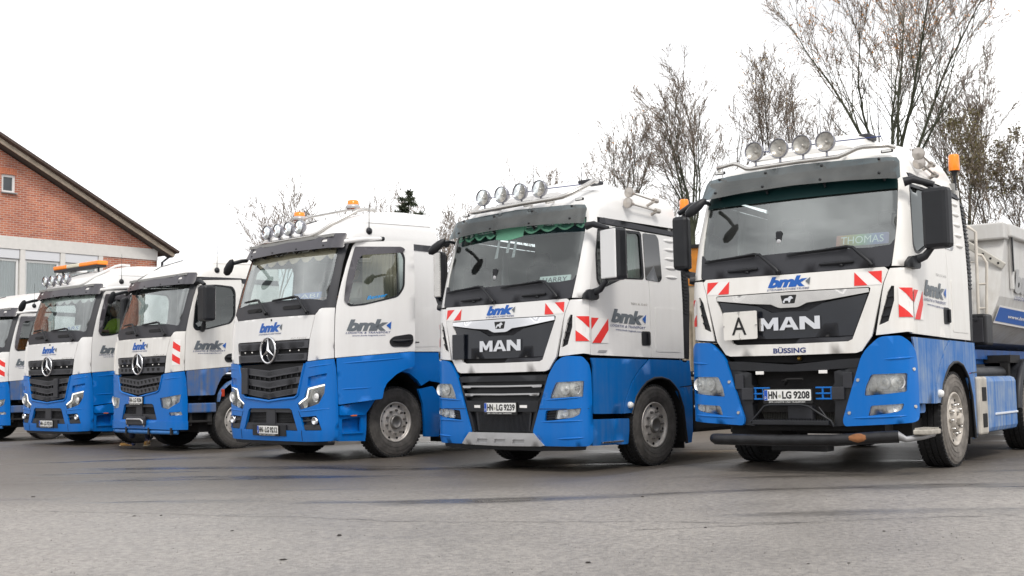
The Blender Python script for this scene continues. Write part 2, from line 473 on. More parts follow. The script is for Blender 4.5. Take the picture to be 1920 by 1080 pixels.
# ------------------------------------------------------------------ wheels
_wm = {}
def wheel_meshes(kind):
    """kind: steel (grey steel rim), white (muddy white rim with hub reduction), rear (deep dish)"""
    if kind in _wm: return _wm[kind]
    R, w = .51, .30
    res = []
    side = {'steel': M_RUBBER_DUST, 'white': M_RUBBER_MUD, 'rear': M_RUBBER_MUD, 'black': M_RUBBER, 'actros': M_RUBBER_DUST}[kind]
    t = MB()
    # axial x: outer face at +0, inner at -w ; tread with five grooves
    tread = [(-.018, R - .022)]
    xs = [-.03, -.085, -.095, -.140, -.150, -.195, -.205, -.27, -w + .018]
    top = True
    g = []
    for i, x in enumerate([-.035, -.082]): g.append((x, R))
    for c in (-.0885, -.150, -.2115):
        g += [(c - .0, R)] if False else []
    prof = [(-.035, R), (-.083, R), (-.086, R - .014), (-.094, R - .014), (-.097, R), (-.145, R), (-.148, R - .014), (-.156, R - .014), (-.159, R),
            (-.205, R), (-.208, R - .014), (-.216, R - .014), (-.219, R), (-.265, R), (-.283, R - .022)]
    t.lathe([(-.283, R - .022)] + prof[::-1][1:] + [(-.018, R - .022)], 56, mi=0, smooth=False)
    t.lathe([(-.018, R - .022), (-.006, R - .05), (.004, R - .10), (.004, R - .135), (-.004, R - .19), (-.02, R - .222), (-.05, R - .228)], 56, mi=1)
    t.lathe([(-.25, R - .228), (-.28, R - .222), (-.296, R - .19), (-.304, R - .12), (-.295, R - .05), (-.283, R - .022)], 56, mi=0)
    for ring in (.355, .405, .452):
        t.lathe([(.0005 + (.004 if ring < .42 else -.002), ring), (.0045 + (.004 if ring < .42 else -.002), ring + .003), (.0005 + (.004 if ring < .42 else -.002), ring + .006)], 56, mi=1)
    nl = 58
    for k in range(nl):        # shoulder and centre lugs
        a = 2 * pi * k / nl
        T = Matrix.Rotation(a, 4, 'X')
        t.box((-.03, 0, R - .0135), (.032, .032, .03), 0, T=T, mi=0)
        t.box((-.27, 0, R - .0135), (.032, .032, .03), 0, T=T, mi=0)
        T2 = Matrix.Rotation(a + pi / nl, 4, 'X')
        t.box((-.12, 0, R + .001), (.046, .030, .008), 0, T=T2, mi=0)
        t.box((-.18, 0, R + .001), (.046, .030, .008), 0, T=T, mi=0)
    res.append(('wheel', t, [M_RUBBER, side]))
    r = MB()
    ri = R - .225
    if kind in ('steel', 'actros', 'black'):
        r.lathe([(-.03, ri + .004), (-.012, ri + .002), (-.010, ri - .012), (-.035, ri - .022), (-.06, ri - .035), (-.06, .215), (-.035, .195), (-.028, .12), (-.03, .105), (-.012, .098), (-.01, .06), (-.02, 0)], 48)
        hb = MB()
        for k in range(10):
            a = 2 * pi * (k + .5) / 10
            hb.tube([(-.064, .238 * cos(a), .238 * sin(a)), (-.0535, .238 * cos(a), .238 * sin(a))], [.02, .017], 10)
        nt = MB()
        for k in range(10):
            a = 2 * pi * k / 10
            nt.tube([(-.04, .168 * cos(a), .168 * sin(a)), (.0, .168 * cos(a), .168 * sin(a))], [.02, .016], 6)
            nt.tube([(0, .168 * cos(a), .168 * sin(a)), (.012, .168 * cos(a), .168 * sin(a))], .009, 6)
        nt.lathe([(-.03, .105), (.008, .095), (.012, .085), (.004, .07), (-.01, .055), (-.012, 0)], 24)
        res.append(('rim', r, [M_RIM])); res.append(('hand_hole', hb, [M_VOID])); res.append(('wheel_nut', nt, [M_NUT]))
    elif kind == 'white':
        r.lathe([(-.03, ri + .004), (-.008, ri + .004), (-.004, ri - .012), (-.03, ri - .02), (-.045, ri - .04), (-.05, .215), (-.03, .19), (-.022, .13), (.01, .122), (.022, .10), (.025, .075)], 48)
        r.lathe([(.025, .075), (.055, .07), (.066, .055), (.068, 0)], 6, smooth=False)
        hb = MB()
        for k in range(10):
            a = 2 * pi * (k + .5) / 10
            hb.tube([(-.054, .238 * cos(a), .238 * sin(a)), (-.0435, .238 * cos(a), .238 * sin(a))], [.02, .017], 10)
        nt = MB()
        for k in range(10):
            a = 2 * pi * k / 10
            nt.tube([(-.03, .158 * cos(a), .158 * sin(a)), (.008, .158 * cos(a), .158 * sin(a)), (.026, .158 * cos(a), .158 * sin(a))], [.022, .02, .012], 8)
        for k in range(5):
            a = 2 * pi * k / 5 + .3
            nt.tube([(.02, .088 * cos(a), .088 * sin(a)), (.045, .088 * cos(a), .088 * sin(a))], .014, 6)
        res.append(('rim', r, [M_RIMW])); res.append(('hand_hole', hb, [M_VOID])); res.append(('wheel_nut', nt, [M_STEEL]))
    else:
        r.lathe([(-.03, ri + .004), (-.008, ri + .004), (-.004, ri - .012), (-.03, ri - .02), (-.13, ri - .03), (-.15, .215), (-.145, .12), (-.06, .115), (-.04, .10), (-.035, .07), (-.035, 0)], 48)
        nt = MB()
        for k in range(10):
            a = 2 * pi * k / 10
            nt.tube([(-.15, .168 * cos(a), .168 * sin(a)), (-.11, .168 * cos(a), .168 * sin(a))], .018, 6)
        res.append(('rim', r, [M_RIMW])); res.append(('wheel_nut', nt, [M_STEEL]))
    out = []
    for n, mb, ms in res:
        o = mb.build(n, ms); out.append((n, o.data)); bpy.data.objects.remove(o)
    _wm[kind] = out
    return out
def wheel(parent, kind, x, y, z, sg=1, dual=False):
    """x is the outer face on the +x side; sg=-1 mirrors by turning the wheel round"""
    ms = wheel_meshes(kind)
    w = bpy.data.objects.new('wheel', ms[0][1]); link(w, parent)
    w.location = (sg * x, y, z); w.rotation_euler = (random.uniform(0, 6) if True else 0, 0, 0 if sg > 0 else pi)
    for n, me in ms[1:]:
        c = bpy.data.objects.new(n, me); link(c, w)
    return w

# ------------------------------------------------------------------ marks
def put_plate(parent, fn, xc, z0, digits, off=.03):
    h = .112; w = .26
    fr = MB()
    sheet(fr, fn, rnd([(xc - w - .012, z0 - .012 - .02), (xc + w + .012, z0 - .032), (xc + w + .012, z0 + h + .01), (xc - w - .012, z0 + h + .01)], .01), off=off - .008, th=.02, step=.3)
    fo = fr.build('number_plate', M_INK, parent)
    p = MB(); sheet(p, fn, rnd([(xc - w, z0), (xc + w, z0), (xc + w, z0 + h), (xc - w, z0 + h)], .012), off=off, th=.004, step=.3)
    po = p.build('plate_face', M_PLATE, fo)
    e = MB(); flat(e, fn, [(xc - w + .003, z0 + .003), (xc - w + .043, z0 + .003), (xc - w + .043, z0 + h - .003), (xc - w + .003, z0 + h - .003)], off + .0015, 0, .3)
    letter(e, fn, 'D', xc - w + .013, xc - w + .03, z0 + .018, z0 + .042, off + .003, .01, mi=1)
    e.build('country_strip', [M_EURO, M_PLATE], fo)
    l = MB()
    a, b, c = digits
    letter(l, fn, a, xc - .208, xc - .108, z0 + .017, z0 + .096, off + .002, .035)
    letter(l, fn, b, xc - .052, xc + .05, z0 + .017, z0 + .096, off + .002, .035)
    letter(l, fn, c, xc + .072, xc + .247, z0 + .017, z0 + .096, off + .002, .03)
    letter(l, fn, 'BMK LOGISTIK UND TRANSPORT', xc - .2, xc + .2, z0 - .024, z0 - .008, off + .002, 0, mi=1)
    l.build('registration', [M_INK, M_PLATE], fo)
    s = MB(); pts = [(xc - .08 + .017 * cos(2 * pi * k / 14), z0 + .045 + .017 * sin(2 * pi * k / 14)) for k in range(14)]
    flat(s, fn, pts, off + .002, 0, .2); s.build('seal', mat('seal', (.45, .45, .38), .5), fo)
def bmk(parent, fn, u0, u1, v0, v1, m_main, m_tri, sub, sub2=None, name='company_lettering', off=.004, dv=0.0, subv=None, org=None, sgrey=None):
    """bmk logo: bold slanted letters, arrow notch on the k, sub lines"""
    mb = MB(); H = v1 - v0; Wd = u1 - u0
    letter(mb, fn, 'bmk', u0, u0 + Wd * .93, v0, v1, off, .058, .28, .95, mi=0, dv=dv)
    sg = 1
    ua, ub = u0 + Wd * .885, u0 + Wd * 1.0
    flat(mb, fn, [(ua, v0 + H * .46 + dv), (ub - Wd * .02, v0 + H * .12 + dv), (ub, v0 + H * .80 + dv)], off + .0035, 1, .5)
    if subv:
        letter(mb, fn, sub, u0 - Wd * .02, u1 - Wd * .02, subv[0], subv[1], off, .012, .22, 1.1, mi=2, dv=dv)
        if sub2: letter(mb, fn, sub2, u0 + Wd * .12, u1 - Wd * .14, subv[2], subv[3], off, .01, .1, 1.0, mi=2, dv=dv)
    return mb.build(name, [m_main, m_tri, sgrey or M_TXTNAVY], parent, org)
def hatch(parent, fn, quad, reds, off=.004, name='warning_marking', org=None):
    """red and white warning film: quad = white sheet outline, reds = list of red polygons"""
    mb = MB(); flat(mb, fn, quad, off, 0, .12)
    for r in reds: flat(mb, fn, r, off + .002, 1, .12)
    return mb.build(name, [M_DECALW, M_RED], parent, org)

def round_lamp(parent, c, r, name='roof_lamp', tilt=0.0, yaw=0.0, housing=None):
    T = Matrix.Translation(Vector(c)) @ Matrix.Rotation(yaw, 4, 'Z') @ Matrix.Rotation(tilt, 4, 'X')
    b = MB()
    b.lathe([(0.0, r * .86), (-.012, r * .9), (-.016, r * .97), (-.006, r * 1.0), (.02, r * .99), (.06, r * .86), (.10, r * .5), (.115, 0)], 28, 'Y', T=T)
    b.tube([T @ Vector((0, .04, -r * .9)), T @ Vector((0, .04, -r - .045))], .014, 6)
    o = b.build(name, housing or M_LAMPRIM, parent)
    q = MB(); q.lathe([(.045, 0), (.045, r * .18), (.03, r * .5), (.004, r * .84), (0, r * .86)], 24, 'Y', T=T)
    q.lathe([(.01, 0), (.012, r * .12), (.045, r * .16)], 10, 'Y', T=T)
    q.build('reflector', M_REFL, o)
    g = MB(); g.lathe([(-.016, 0), (-.013, r * .5), (-.004, r * .87)], 24, 'Y', T=T)
    for k in range(-3, 4):
        pass
    g.build('lens', M_LENS, o)
    return o
def antenna(parent, p, h, base=.0, lean=0.0):
    mb = MB()
    if base: mb.lathe([(0, 0), (.0, base), (.02, base * .8), (.03, 0)], 12, 'X', c=p)
    mb.tube([p, (p[0], p[1] + lean * .3, p[2] + h * .35), (p[0], p[1] + lean, p[2] + h)], [.007, .005, .0025], 5)
    return mb.build('antenna', M_BLACK, parent)
def loft_shell(mb, sh, z0, z1, nz, ymax=2.26, off=0, mi=0, fn=None):
    ss = []
    smax = sh.W0 + ymax
    s = 0
    while s < smax:
        ss.append(s); s += .12 if s < .8 else (.06 if s < 1.8 else .2)
    ss.append(smax)
    ss = [-a for a in reversed(ss[1:])] + ss
    zs = [z0 + (z1 - z0) * i / nz for i in range(nz + 1)]
    vs = [sh.P(a, z, off) for z in zs for a in ss]; n = len(ss)
    fs = [(j * n + i, j * n + i + 1, (j + 1) * n + i + 1, (j + 1) * n + i) for j in range(nz) for i in range(n - 1)]
    # rear wall strips and the flat cap
    mb.add(vs, fs, True, mi)
    mb.add([sh.P(a, zs[-1], off) for a in ss], [tuple(range(n))], True, mi)
    mb.add([sh.P(sg * smax, z, off) for z in zs for sg in (1, -1)], [(2 * j, 2 * j + 1, 2 * j + 3, 2 * j + 2) for j in range(nz)], False, mi)
    return mb
def seat(parent, x, y):
    mb = MB(); mb.box((x, y, 1.95), (.5, .5, .16), .05)
    mb.box((x, y + .28, 2.33), (.48, .14, .7), .06, T=Matrix.Translation((0, 0, 0)))
    mb.box((x, y + .29, 2.75), (.26, .1, .18), .04)
    return mb.build('seat', M_SEAT, parent)
def interior(t, sh, zf, ymax=2.2, seats=True):
    """liner with floor, bunk wall, dashboard, seats and steering wheel, seen dimly through the glass"""
    mb = MB(); mb.box((0, 1.2, 1.43), (2.3, 2.0, .04))
    mb.box((0, 2.1, 2.3), (2.3, .06, 1.7)); mb.box((0, 1.25, 3.16), (2.1, 1.8, .04))
    mb.build('cab_liner', M_TRIM, t)
    d = MB(); d.box((0, .50, 2.02), (2.05, .44, .34), .05); d.box((.6, .68, 2.14), (.6, .3, .16), .04)
    d.build('dashboard', M_DASH, t)
    for x in (.58, -.58): seat(t, x, 1.25)
    w = MB()
    T = Matrix.Translation((.58, .86, 2.17)) @ Matrix.Rotation(radians(35), 4, 'X')
    w.tube([T @ Vector((.21 * cos(a * pi / 12), .21 * sin(a * pi / 12), 0)) for a in range(25)], .014, 6)
    w.tube([T @ Vector((-.2, 0, 0)), T @ Vector((.2, 0, 0))], .016, 6); w.tube([T @ Vector((0, 0, 0)), T @ Vector((0, -.1, -.3))], .03, 6)
    w.build('steering_wheel', M_BLACK, t)
def scallops(t, fn, z0, z1, x0, x1, n, m, dip=.05, off=-.09, name='pelmet_curtain'):
    mb = MB(); pts = [(x1, z1), (x0, z1)]
    for k in range(n):
        for j in range(8):
            u = (k + j / 8) / n; pts.append((x0 + (x1 - x0) * u, z0 - dip * sin(pi * j / 8)))
    pts.append((x1, z0))
    sheet(mb, fn, pts[::-1] if False else pts, off=off, th=.006, step=.1)
    return mb.build(name, m, t)
def folds(t, x0, y0, x1, y1, z0, z1, m, n=9, name='side_curtain'):
    mb = MB(); vs = []; N = n * 6
    dx, dy = x1 - x0, y1 - y0; L = sqrt(dx * dx + dy * dy); nx, ny = -dy / L, dx / L
    for i in range(N + 1):
        u = i / N; a = .018 * sin(u * n * 2 * pi) + .006 * sin(u * n * 5)
        for z, q in ((z0, 1.2), (z1, .7)): vs.append((x0 + dx * u + nx * a * q, y0 + dy * u + ny * a * q, z))
    mb.add(vs, [(2 * i, 2 * i + 2, 2 * i + 3, 2 * i + 1) for i in range(N)], True)
    return mb.build(name, m, t)
def wiper(t, fn, s0, s1, z0, z1, sp, zp, off=.03):
    """blade from (s0,z0) to (s1,z1), arm from the blade's right end over a knee to the pivot (sp,zp)"""
    mb = MB()
    N = 10
    mb.tube([fn(s0 + (s1 - s0) * i / N, z0 + (z1 - z0) * i / N, off) for i in range(N + 1)], .010, 5)
    mb.tube([fn(s0 + (s1 - s0) * i / N, z0 + (z1 - z0) * i / N + .012, off + .02 * sin(pi * i / N)) for i in range(N + 1)], .008, 5)
    mid = (s0 * .45 + s1 * .55, z0 * .45 + z1 * .55)
    mb.tube([fn(mid[0], mid[1] + .01, off + .02), fn(s1, z1 + .015, off + .035), fn(s1 + (sp - s1) * .25, z1 + .0, off + .035), fn(sp - .02, zp + .03, off + .03), fn(sp, zp, off + .015)], [.010, .014, .018, .020, .022], 6)
    mb.lathe([(0, .03), (.03, .025)], 10, 'Y', c=tuple(Vector(fn(sp, zp, off)) + Vector((0, -.015, 0))))
    return mb.build('wiper', M_BLACK, t)
def chassis(t, zh, y1, length, w=.45):
    mb = MB()
    for sg in (1, -1): mb.box((sg * .40, (length + .9) / 2 + .2, .93), (.09, length - .5, .27))
    for sg in (1, -1):  # side boxes and deck added to block light reaching under the truck
        mb.box((sg * .88, 3.35, .66), (.50, 1.5, .58), .05); mb.box((sg * .72, .9, .42), (.6, .5, .2))
    mb.box((0, 1.1, .60), (1.3, 1.5, .36)); mb.box((0, 3.6, 1.02), (2.0, 2.6, .05)); mb.box((0, 4.4, .72), (.8, 1.2, .3)); mb.box((0, 5.1, 1.16), (1.0, .9, .09), .03)
    mb.box((0, 1.30, 1.345), (2.34, 2.0, .03)); mb.box((0, 2.33, 1.0), (2.2, .04, .75)); mb.box((0, .62, 1.15), (2.2, .05, .5)); mb.box((0, .62, .75), (1.5, .05, .5))
    for k in range(int(length / .9)): mb.box((0, y1 + .5 + k * .9, .93), (.75, .08, .2))
    mb.box((0, 1.5, .50), (1.9, .14, .16), .02)                                     # front axle
    mb.box((0, 1.0, 1.0), (.95, 1.3, .5)); mb.box((0, .30, 1.0), (1.1, .18, .8))      # engine and radiator
    mb.box((0, .45, .50), (1.7, .25, .2)); mb.box((0, 1.1, .48), (.5, .9, .25))
    for sg in (1, -1):
        mb.box((sg * .72, .75, .62), (.5, .55, .28), .03); mb.box((sg * .62, 1.5, .75), (.18, .9, .12), .02)
        mb.box((sg * .98, 2.35, .45), (.28, .03, .55))                                  # mud flaps
    mb.box((0, .8, 1.30), (2.1, 1.2, .05)); mb.box((0, 1.75, 1.30), (1.7, .9, .05))
    return mb.build('chassis', M_CHASSIS, t)
def mirror_big(t, x, y, z0, z1, w, d, sg=1, cover=None, name='door_mirror'):
    mb = MB(); cx = sg * (x + w / 2)
    T = Matrix.Translation((cx, y, (z0 + z1) / 2)) @ Matrix.Rotation(sg * radians(-8), 4, 'Z')
    mb.box((0, 0, 0), (w, d, z1 - z0), .045, T=T, mi=0)
    o = mb.build(name, [M_BLACK], t)
    if cover:
        c = MB(); c.box((-sg * w * .04, -d / 2 + .004, 0), (w * .86, .03, (z1 - z0) * .94), .014, T=T); c.build('mirror_cover', cover, o)
    g = MB(); g.box((0, d / 2 + .001, .07), (w * .85, .004, (z1 - z0) * .62), T=T); g.box((0, d / 2 + .001, -(z1 - z0) * .34), (w * .85, .004, (z1 - z0) * .24), T=T)
    g.build('mirror_glass', M_CHROME, o)
    return o
# ------------------------------------------------------------------ the truck with the lion badge
def lion(fn, off):
    P = [(0, 0), (.12, .02), (.16, .30), (.30, .34), (.50, .30), (.52, .05), (.66, .03), (.72, .32), (.80, .55), (1.0, .62), (.98, .74), (.90, .80), (.88, .95), (.74, 1.0), (.58, .92), (.50, .74), (.30, .70), (.12, .62), (.05, .40), (-.06, .25), (-.04, .1)]
    return P
def build_lion_truck(loc, rz, five, **kw):
    t = empty('tractor_truck', loc, rz, **kw)
    sh = SH_M5 if five else SH_M
    P = sh.P
    wm = M_WHITE5 if five else M_WHITE
    bl = M_BLUE_FADED if five else M_BLUE_DUSTY
    dy = -.07 if five else 0.0            # this one's axle sits a little further forward
    SD = lambda y, z, off=0: sh.P(sh.W0 + y + dy, z, off)
    def both(name, poly, m, holes=(), off=0.0, th=.02, step=.15):
        """same panel on both sides, (s, z) outline"""
        for sg in (1, -1):
            mb = MB(); sheet(mb, P, [(sg * a, b) for a, b in poly], [[(sg * a, b) for a, b in h] for h in holes], off, th, step); mb.build(name, m, t)
    S = lambda ps: [(sh.W0 + y + dy, z) for y, z in ps]
    ga = .004
    # --- front hatch with the grille opening
    hatch_half = [(0, 2.052), (1.0, 2.062), (1.035, 2.03), (.985, 1.90), (.86, 1.37), (.755, 1.225), (.70, 1.205), (0, 1.20)]
    gr_half = [(0, 1.872), (.845, 1.868), (.862, 1.855), (.855, 1.815), (.665, 1.345), (.62, 1.325), (0, 1.318)]
    mb = MB(); sheet(mb, P, sym(hatch_half), [sym(gr_half)], 0.006, .03, .11); mb.build('front_hatch', wm, t)
    both('corner_panel', [(1.043, 2.025), (1.065, 2.045), (1.472, 2.05), (1.468, 1.395), (1.33, 1.405), (.90, 1.378), (.995, 1.90)], wm,
         [[(1.135, 1.865), (1.095, 1.868), (1.03, 1.80), (.93, 1.475), (1.04, 1.515), (1.13, 1.72)]], 0.003, .03, .08)
    for sg in (1, -1):                                                     # air intake slots
        mb = MB(); sheet(mb, P, [(sg * a, b) for a, b in [(1.15, 1.88), (1.07, 1.88), (.90, 1.45), (1.06, 1.48), (1.14, 1.72)]], off=-.035, th=.01, step=.1)
        o = mb.build('air_intake', M_BLACK, t)
        for z, a, b in ((1.75, 1.0, 1.13), (1.65, .965, 1.10), (1.56, .95, 1.07)):
            f = MB(); sheet(f, P, [(sg * a, z), (sg * b, z + .012), (sg * b, z + .03), (sg * a, z + .018)], off=-.008, th=.03, step=.2); f.build('fin', M_BLACK, o)
    # --- grille insert
    mb = MB()
    sheet(mb, P, sym([(0, 1.66), (.20, 1.655), (.36, 1.73), (.83, 1.80), (.70, 1.46), (.665, 1.385), (0, 1.375)]), off=-.012, th=.02, step=.15)
    g = mb.build('grille', M_GRILLE, t)
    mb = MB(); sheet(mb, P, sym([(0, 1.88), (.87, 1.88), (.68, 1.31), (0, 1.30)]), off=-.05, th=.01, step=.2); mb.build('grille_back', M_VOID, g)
    mb = MB(); sheet(mb, P, sym([(0, 1.74), (.40, 1.765), (.36, 1.735), (.2, 1.66), (0, 1.662)]), off=-.03, th=.01, step=.2); mb.build('mesh_panel', M_GREY, g)
    mb = MB()
    for k in range(-16, 17):
        x = k * .022
        mb.tube([P(x, 1.665 + max(0, abs(x) - .2) * .45, -.026), P(x, 1.745, -.026)], .003, 4, cap=False)
    for z in (1.68, 1.70, 1.72, 1.74): mb.tube([P(-.24 - (z - 1.66) * 1.6, z, -.026), P(0, z, -.026), P(.24 + (z - 1.66) * 1.6, z, -.026)], .003, 4, cap=False)
    mb.build('mesh_wires', M_GREY, g)
    mb = MB(); sheet(mb, P, [(.05, 1.325), (.62, 1.33), (.66, 1.345), (.675, 1.38), (.10, 1.372)], off=-.02, th=.01, step=.2); mb.build('grille_ledge', M_GREY, g)
    mb = MB(); sheet(mb, P, sym([(0, 1.862), (.845, 1.858), (.848, 1.815), (.44, 1.762), (.20, 1.742), (.125, 1.708), (.09, 1.70), (0, 1.70)]), off=.012, th=.03, step=.1)
    cs = mb.build('chrome_strip', M_STEEL if five else M_CHROME, t)
    mb = MB(); flat(mb, P, rnd([(-.088, 1.832), (-.066, 1.742), (.066, 1.742), (.088, 1.832)], .01), .016, 0, .3)
    L = [(-.055 + .11 * a, 1.75 + .07 * b) for a, b in lion(P, 0)]
    flat(mb, P, L, .019, 1, .3); mb.build('lion_badge', [M_INK, M_CHROME], cs)
    mb = MB()
    GL = {'M': [(0, 0), (0, 1), (.27, 1), (.5, .50), (.73, 1), (1, 1), (1, 0), (.76, 0), (.76, .56), (.58, .14), (.42, .14), (.24, .56), (.24, 0)],
          'N': [(0, 0), (0, 1), (.30, 1), (.74, .42), (.74, 1), (1, 1), (1, 0), (.70, 0), (.26, .58), (.26, 0)]}
    for ch, a, b in (('M', -.345, -.122), ('N', .115, .335)): sheet(mb, P, [(a + (b - a) * u, 1.465 + .135 * v) for u, v in GL[ch]], off=.012, th=.02, step=.2)
    a, b = -.112, .105; q = (lambda L: [(a + (b - a) * u, 1.465 + .135 * v) for u, v in L])
    sheet(mb, P, q([(0, 0), (.36, 1), (.64, 1), (1, 0), (.74, 0), (.68, .20), (.32, .20), (.26, 0)]), [q([(.39, .40), (.61, .40), (.5, .78)])], .012, .02, .2)
    mb.build('brand_letters', M_CHROME, t)
    # --- windscreen, black cowl, tinted band, pillars
    ws = [(0, 2.285), (.85, 2.27), (1.06, 2.285), (1.13, 2.33), (1.20, 2.72), (1.245, 3.0), (1.245, 3.06), (0, 3.08)]
    mb = MB(); sheet(mb, P, sym(ws), off=-.022, th=0, step=.12); wsg = mb.build('windscreen', M_GLASS5 if five else M_GLASS, t)
    mb = MB(); sheet(mb, P, sym([(0, 2.06), (1.04, 2.066), (1.085, 2.10), (1.135, 2.34), (1.115, 2.34), (1.05, 2.292), (.85, 2.276), (0, 2.291)]), off=.002, th=.03, step=.12)
    mb.build('windscreen_cowl', M_GREY, t)
    for a, b in ((-.72, -.36), (.33, .69)):
        o = MB(); o.tube([P(a, 2.135, .02), P((a + b) / 2, 2.137, .03), P(b, 2.14, .02)], [.014, .018, .014], 8); o.tube([P((a + b) / 2 + .05, 2.13, .0), P((a + b) / 2 + .05, 2.10, .0)], .03, 6); o.build('washer_nozzle', M_BLACK, t)
    wiper(t, P, -1.02, -.40, 2.255, 2.285, -.11, 2.085); wiper(t, P, -.03, .62, 2.255, 2.285, .88, 2.09)
    both('windscreen_pillar', [(1.09, 2.07), (1.478, 2.062), (1.50, 2.20), (1.545, 2.5), (1.63, 2.88), (1.67, 3.0), (1.63, 3.10), (1.25, 3.10), (1.25, 3.0), (1.205, 2.72), (1.14, 2.34)], wm, off=0, th=.03, step=.08)
    if five:
        mb = MB(); sheet(mb, P, sym([(0, 2.89), (1.225, 2.885), (1.245, 3.06), (0, 3.07)]), off=.002, th=.002, step=.12); mb.build('tinted_band', M_TINT, wsg)
    else:
        mc = mat('green_curtain', (.20, .50, .33), .8)
        mb = MB(); sheet(mb, P, sym([(0, 2.90), (1.225, 2.885), (1.245, 3.06), (0, 3.07)]), off=-.040, th=.002, step=.15); mb.build('tinted_band', M_TINT, wsg)
        scallops(t, P, 2.988, 3.07, .14, 1.18, 4, mc, .055, -.022); scallops(t, P, 2.985, 3.07, -1.15, -.34, 4, mc, .055, -.022); scallops(t, P, 2.915, 3.07, -.335, .135, 1, mc, .03, -.020)
        folds(t, 1.10, 1.05, 1.12, 1.42, 2.2, 2.95, mat('pale_green_curtain', (.42, .55, .44), .85), 5)
    # --- side glass and doors
    win = S([(.44, 2.94), (.405, 2.60), (.40, 2.28), (.46, 2.215), (.56, 2.205), (.93, 2.33), (1.40, 2.345), (1.40, 2.93), (1.36, 2.96)])
    dr = rnd(S([(.235, 2.058), (.26, 2.20), (.30, 2.5), (.375, 2.86), (.43, 2.99), (1.50, 2.96), (1.50, 1.362), (.235, 1.388)]), .02)
    for sg in (1, -1):
        f = (lambda a: [(sg * x, z) for x, z in a])
        mb = MB(); sheet(mb, P, f(dr), [f(rnd(win, .05))], .0, .03, .13); d = mb.build('door', wm, t)
        mb = MB(); sheet(mb, P, f(rnd([(p[0], p[1]) for p in win], .05)), off=-.012, th=0, step=.2); mb.build('door_window', M_SIDEGLASS, d)
        wi = rnd(win, .05); cx = sum(p[0] for p in wi) / len(wi); cz = sum(p[1] for p in wi) / len(wi)
        inner = [(cx + (x - cx) * .93, cz + (z - cz) * .92) for x, z in wi]
        mb = MB(); sheet(mb, P, f(wi), [f(inner)], .004, .012, .12); mb.build('window_seal', M_BLACK, d)
        mb = MB(); sheet(mb, P, f(rnd(S([(1.30, 1.69), (1.49, 1.69), (1.49, 1.51), (1.30, 1.51)]), .03)), off=.006, th=.01, step=.2)
        mb.box((sg * SD(1.44, 1.6, .022)[0], SD(1.44, 1.6)[1], 1.60), (.03, .035, .15), .012)
        mb.build('door_handle', M_BLACK, d)
        # fixed quarter window and rear cab side
        mb = MB(); sheet(mb, P, f(S([(1.508, 1.362), (1.508, 2.96), (2.20, 2.95), (2.26, 2.90), (2.26, 1.352)])), off=0, th=.03, step=.15)
        cs_ = mb.build('cab_side', wm, t)
        mb = MB(); sheet(mb, P, f(rnd(S([(1.43, 2.945), (1.73, 2.95), (1.78, 2.89), (1.80, 2.38), (1.75, 2.335), (1.43, 2.345)]), .03)), off=.006, th=.012, step=.2)
        mb.build('quarter_window', mat('black_glass', (.012, .014, .017), .08, coat=1.0), t)
        mb = MB(); sheet(mb, P, f(rnd(S([(1.61, 2.0), (2.19, 1.995), (2.19, 1.43), (1.61, 1.435)]), .03)), off=.005, th=.01, step=.2); mb.build('locker_lid', wm, t)
        for k, z in enumerate((2.89, 2.77, 2.65, 2.53, 2.41)):
            mb = MB(); mb.tube([(sg * (sh.row(z)[1] - .006), 1.87 + dy + q * .08, z) for q in range(5)], [.004, .02, .026, .022, .004], 8, cap=False); mb.build('louvre', wm, cs_)
        mb = MB(); sheet(mb, P, f(S([(2.27, 2.97), (2.27, 1.352), (2.40, 1.345), (2.46, 2.2), (2.42, 2.93)])), off=-.012, th=.03, step=.3)
        df = mb.build('side_deflector', M_BLACK, t)
        mb = MB()
        for k in range(22): mb.box((sg * (sh.row(1.9 + k * .045)[1] - .008), 2.36 + dy, 1.95 + k * .045), (.02, .12, .018))
        mb.build('deflector_ribs', M_BLACK, df)
        mb = MB(); zz = (lambda y: 3.075 - .045 * (y - .5)); sheet(mb, P, f(S([(.50, 2.995), (2.24, 2.965), (2.30, 2.995), (2.27, 3.02), (.62, 3.07), (.50, 3.06)])), off=.012, th=.03, step=.15)
        mb.build('drip_rail', M_GREY, t)
    mb = MB(); loft_shell(mb, sh, 3.07, 3.585 if not five else 3.57, 16, 2.26 + dy); mb.build('roof', wm, t)
    mb = MB(); mb.box((0, 2.24 + dy, 2.2), (2.34, .04, 1.75)); mb.build('rear_wall', wm, t)
    # roof hatch hump / deflector
    mb = MB(); hx = .2
    prof = [(.75, 3.50), (.95, 3.60), (1.2, 3.70), (1.7, 3.73), (2.1, 3.70)]
    vs, fs = [], []
    for y, z in prof:
        for x, q in ((-.72, 3.45), (-.62, z - .05), (-.5, z), (.36, z), (.48, z - .05), (.60, 3.45)): vs.append((x, y, q))
    for i in range(len(prof) - 1):
        for k in range(5): fs.append((i * 6 + k, i * 6 + k + 1, i * 6 + 7 + k, i * 6 + 6 + k))
    mb.add(vs, fs, True); mb.add(vs[:6], [(5, 4, 3, 2, 1, 0)], False); mb.build('roof_deflector', wm, t)
    mb = MB(); mb.box((.47, 1.25, 3.64) if five else (.72, .98, 3.60), (.14, .22, .07) if five else (.2, .30, .05), .02); mb.build('roof_vent', M_GREY, t)
    # --- lamp bar and lamps, marker lights
    z = 3.47 if five else 3.485
    xs = (-.483, -.193, .073, .339) if five else (-.553, -.23, .085, .408)
    yb = .36
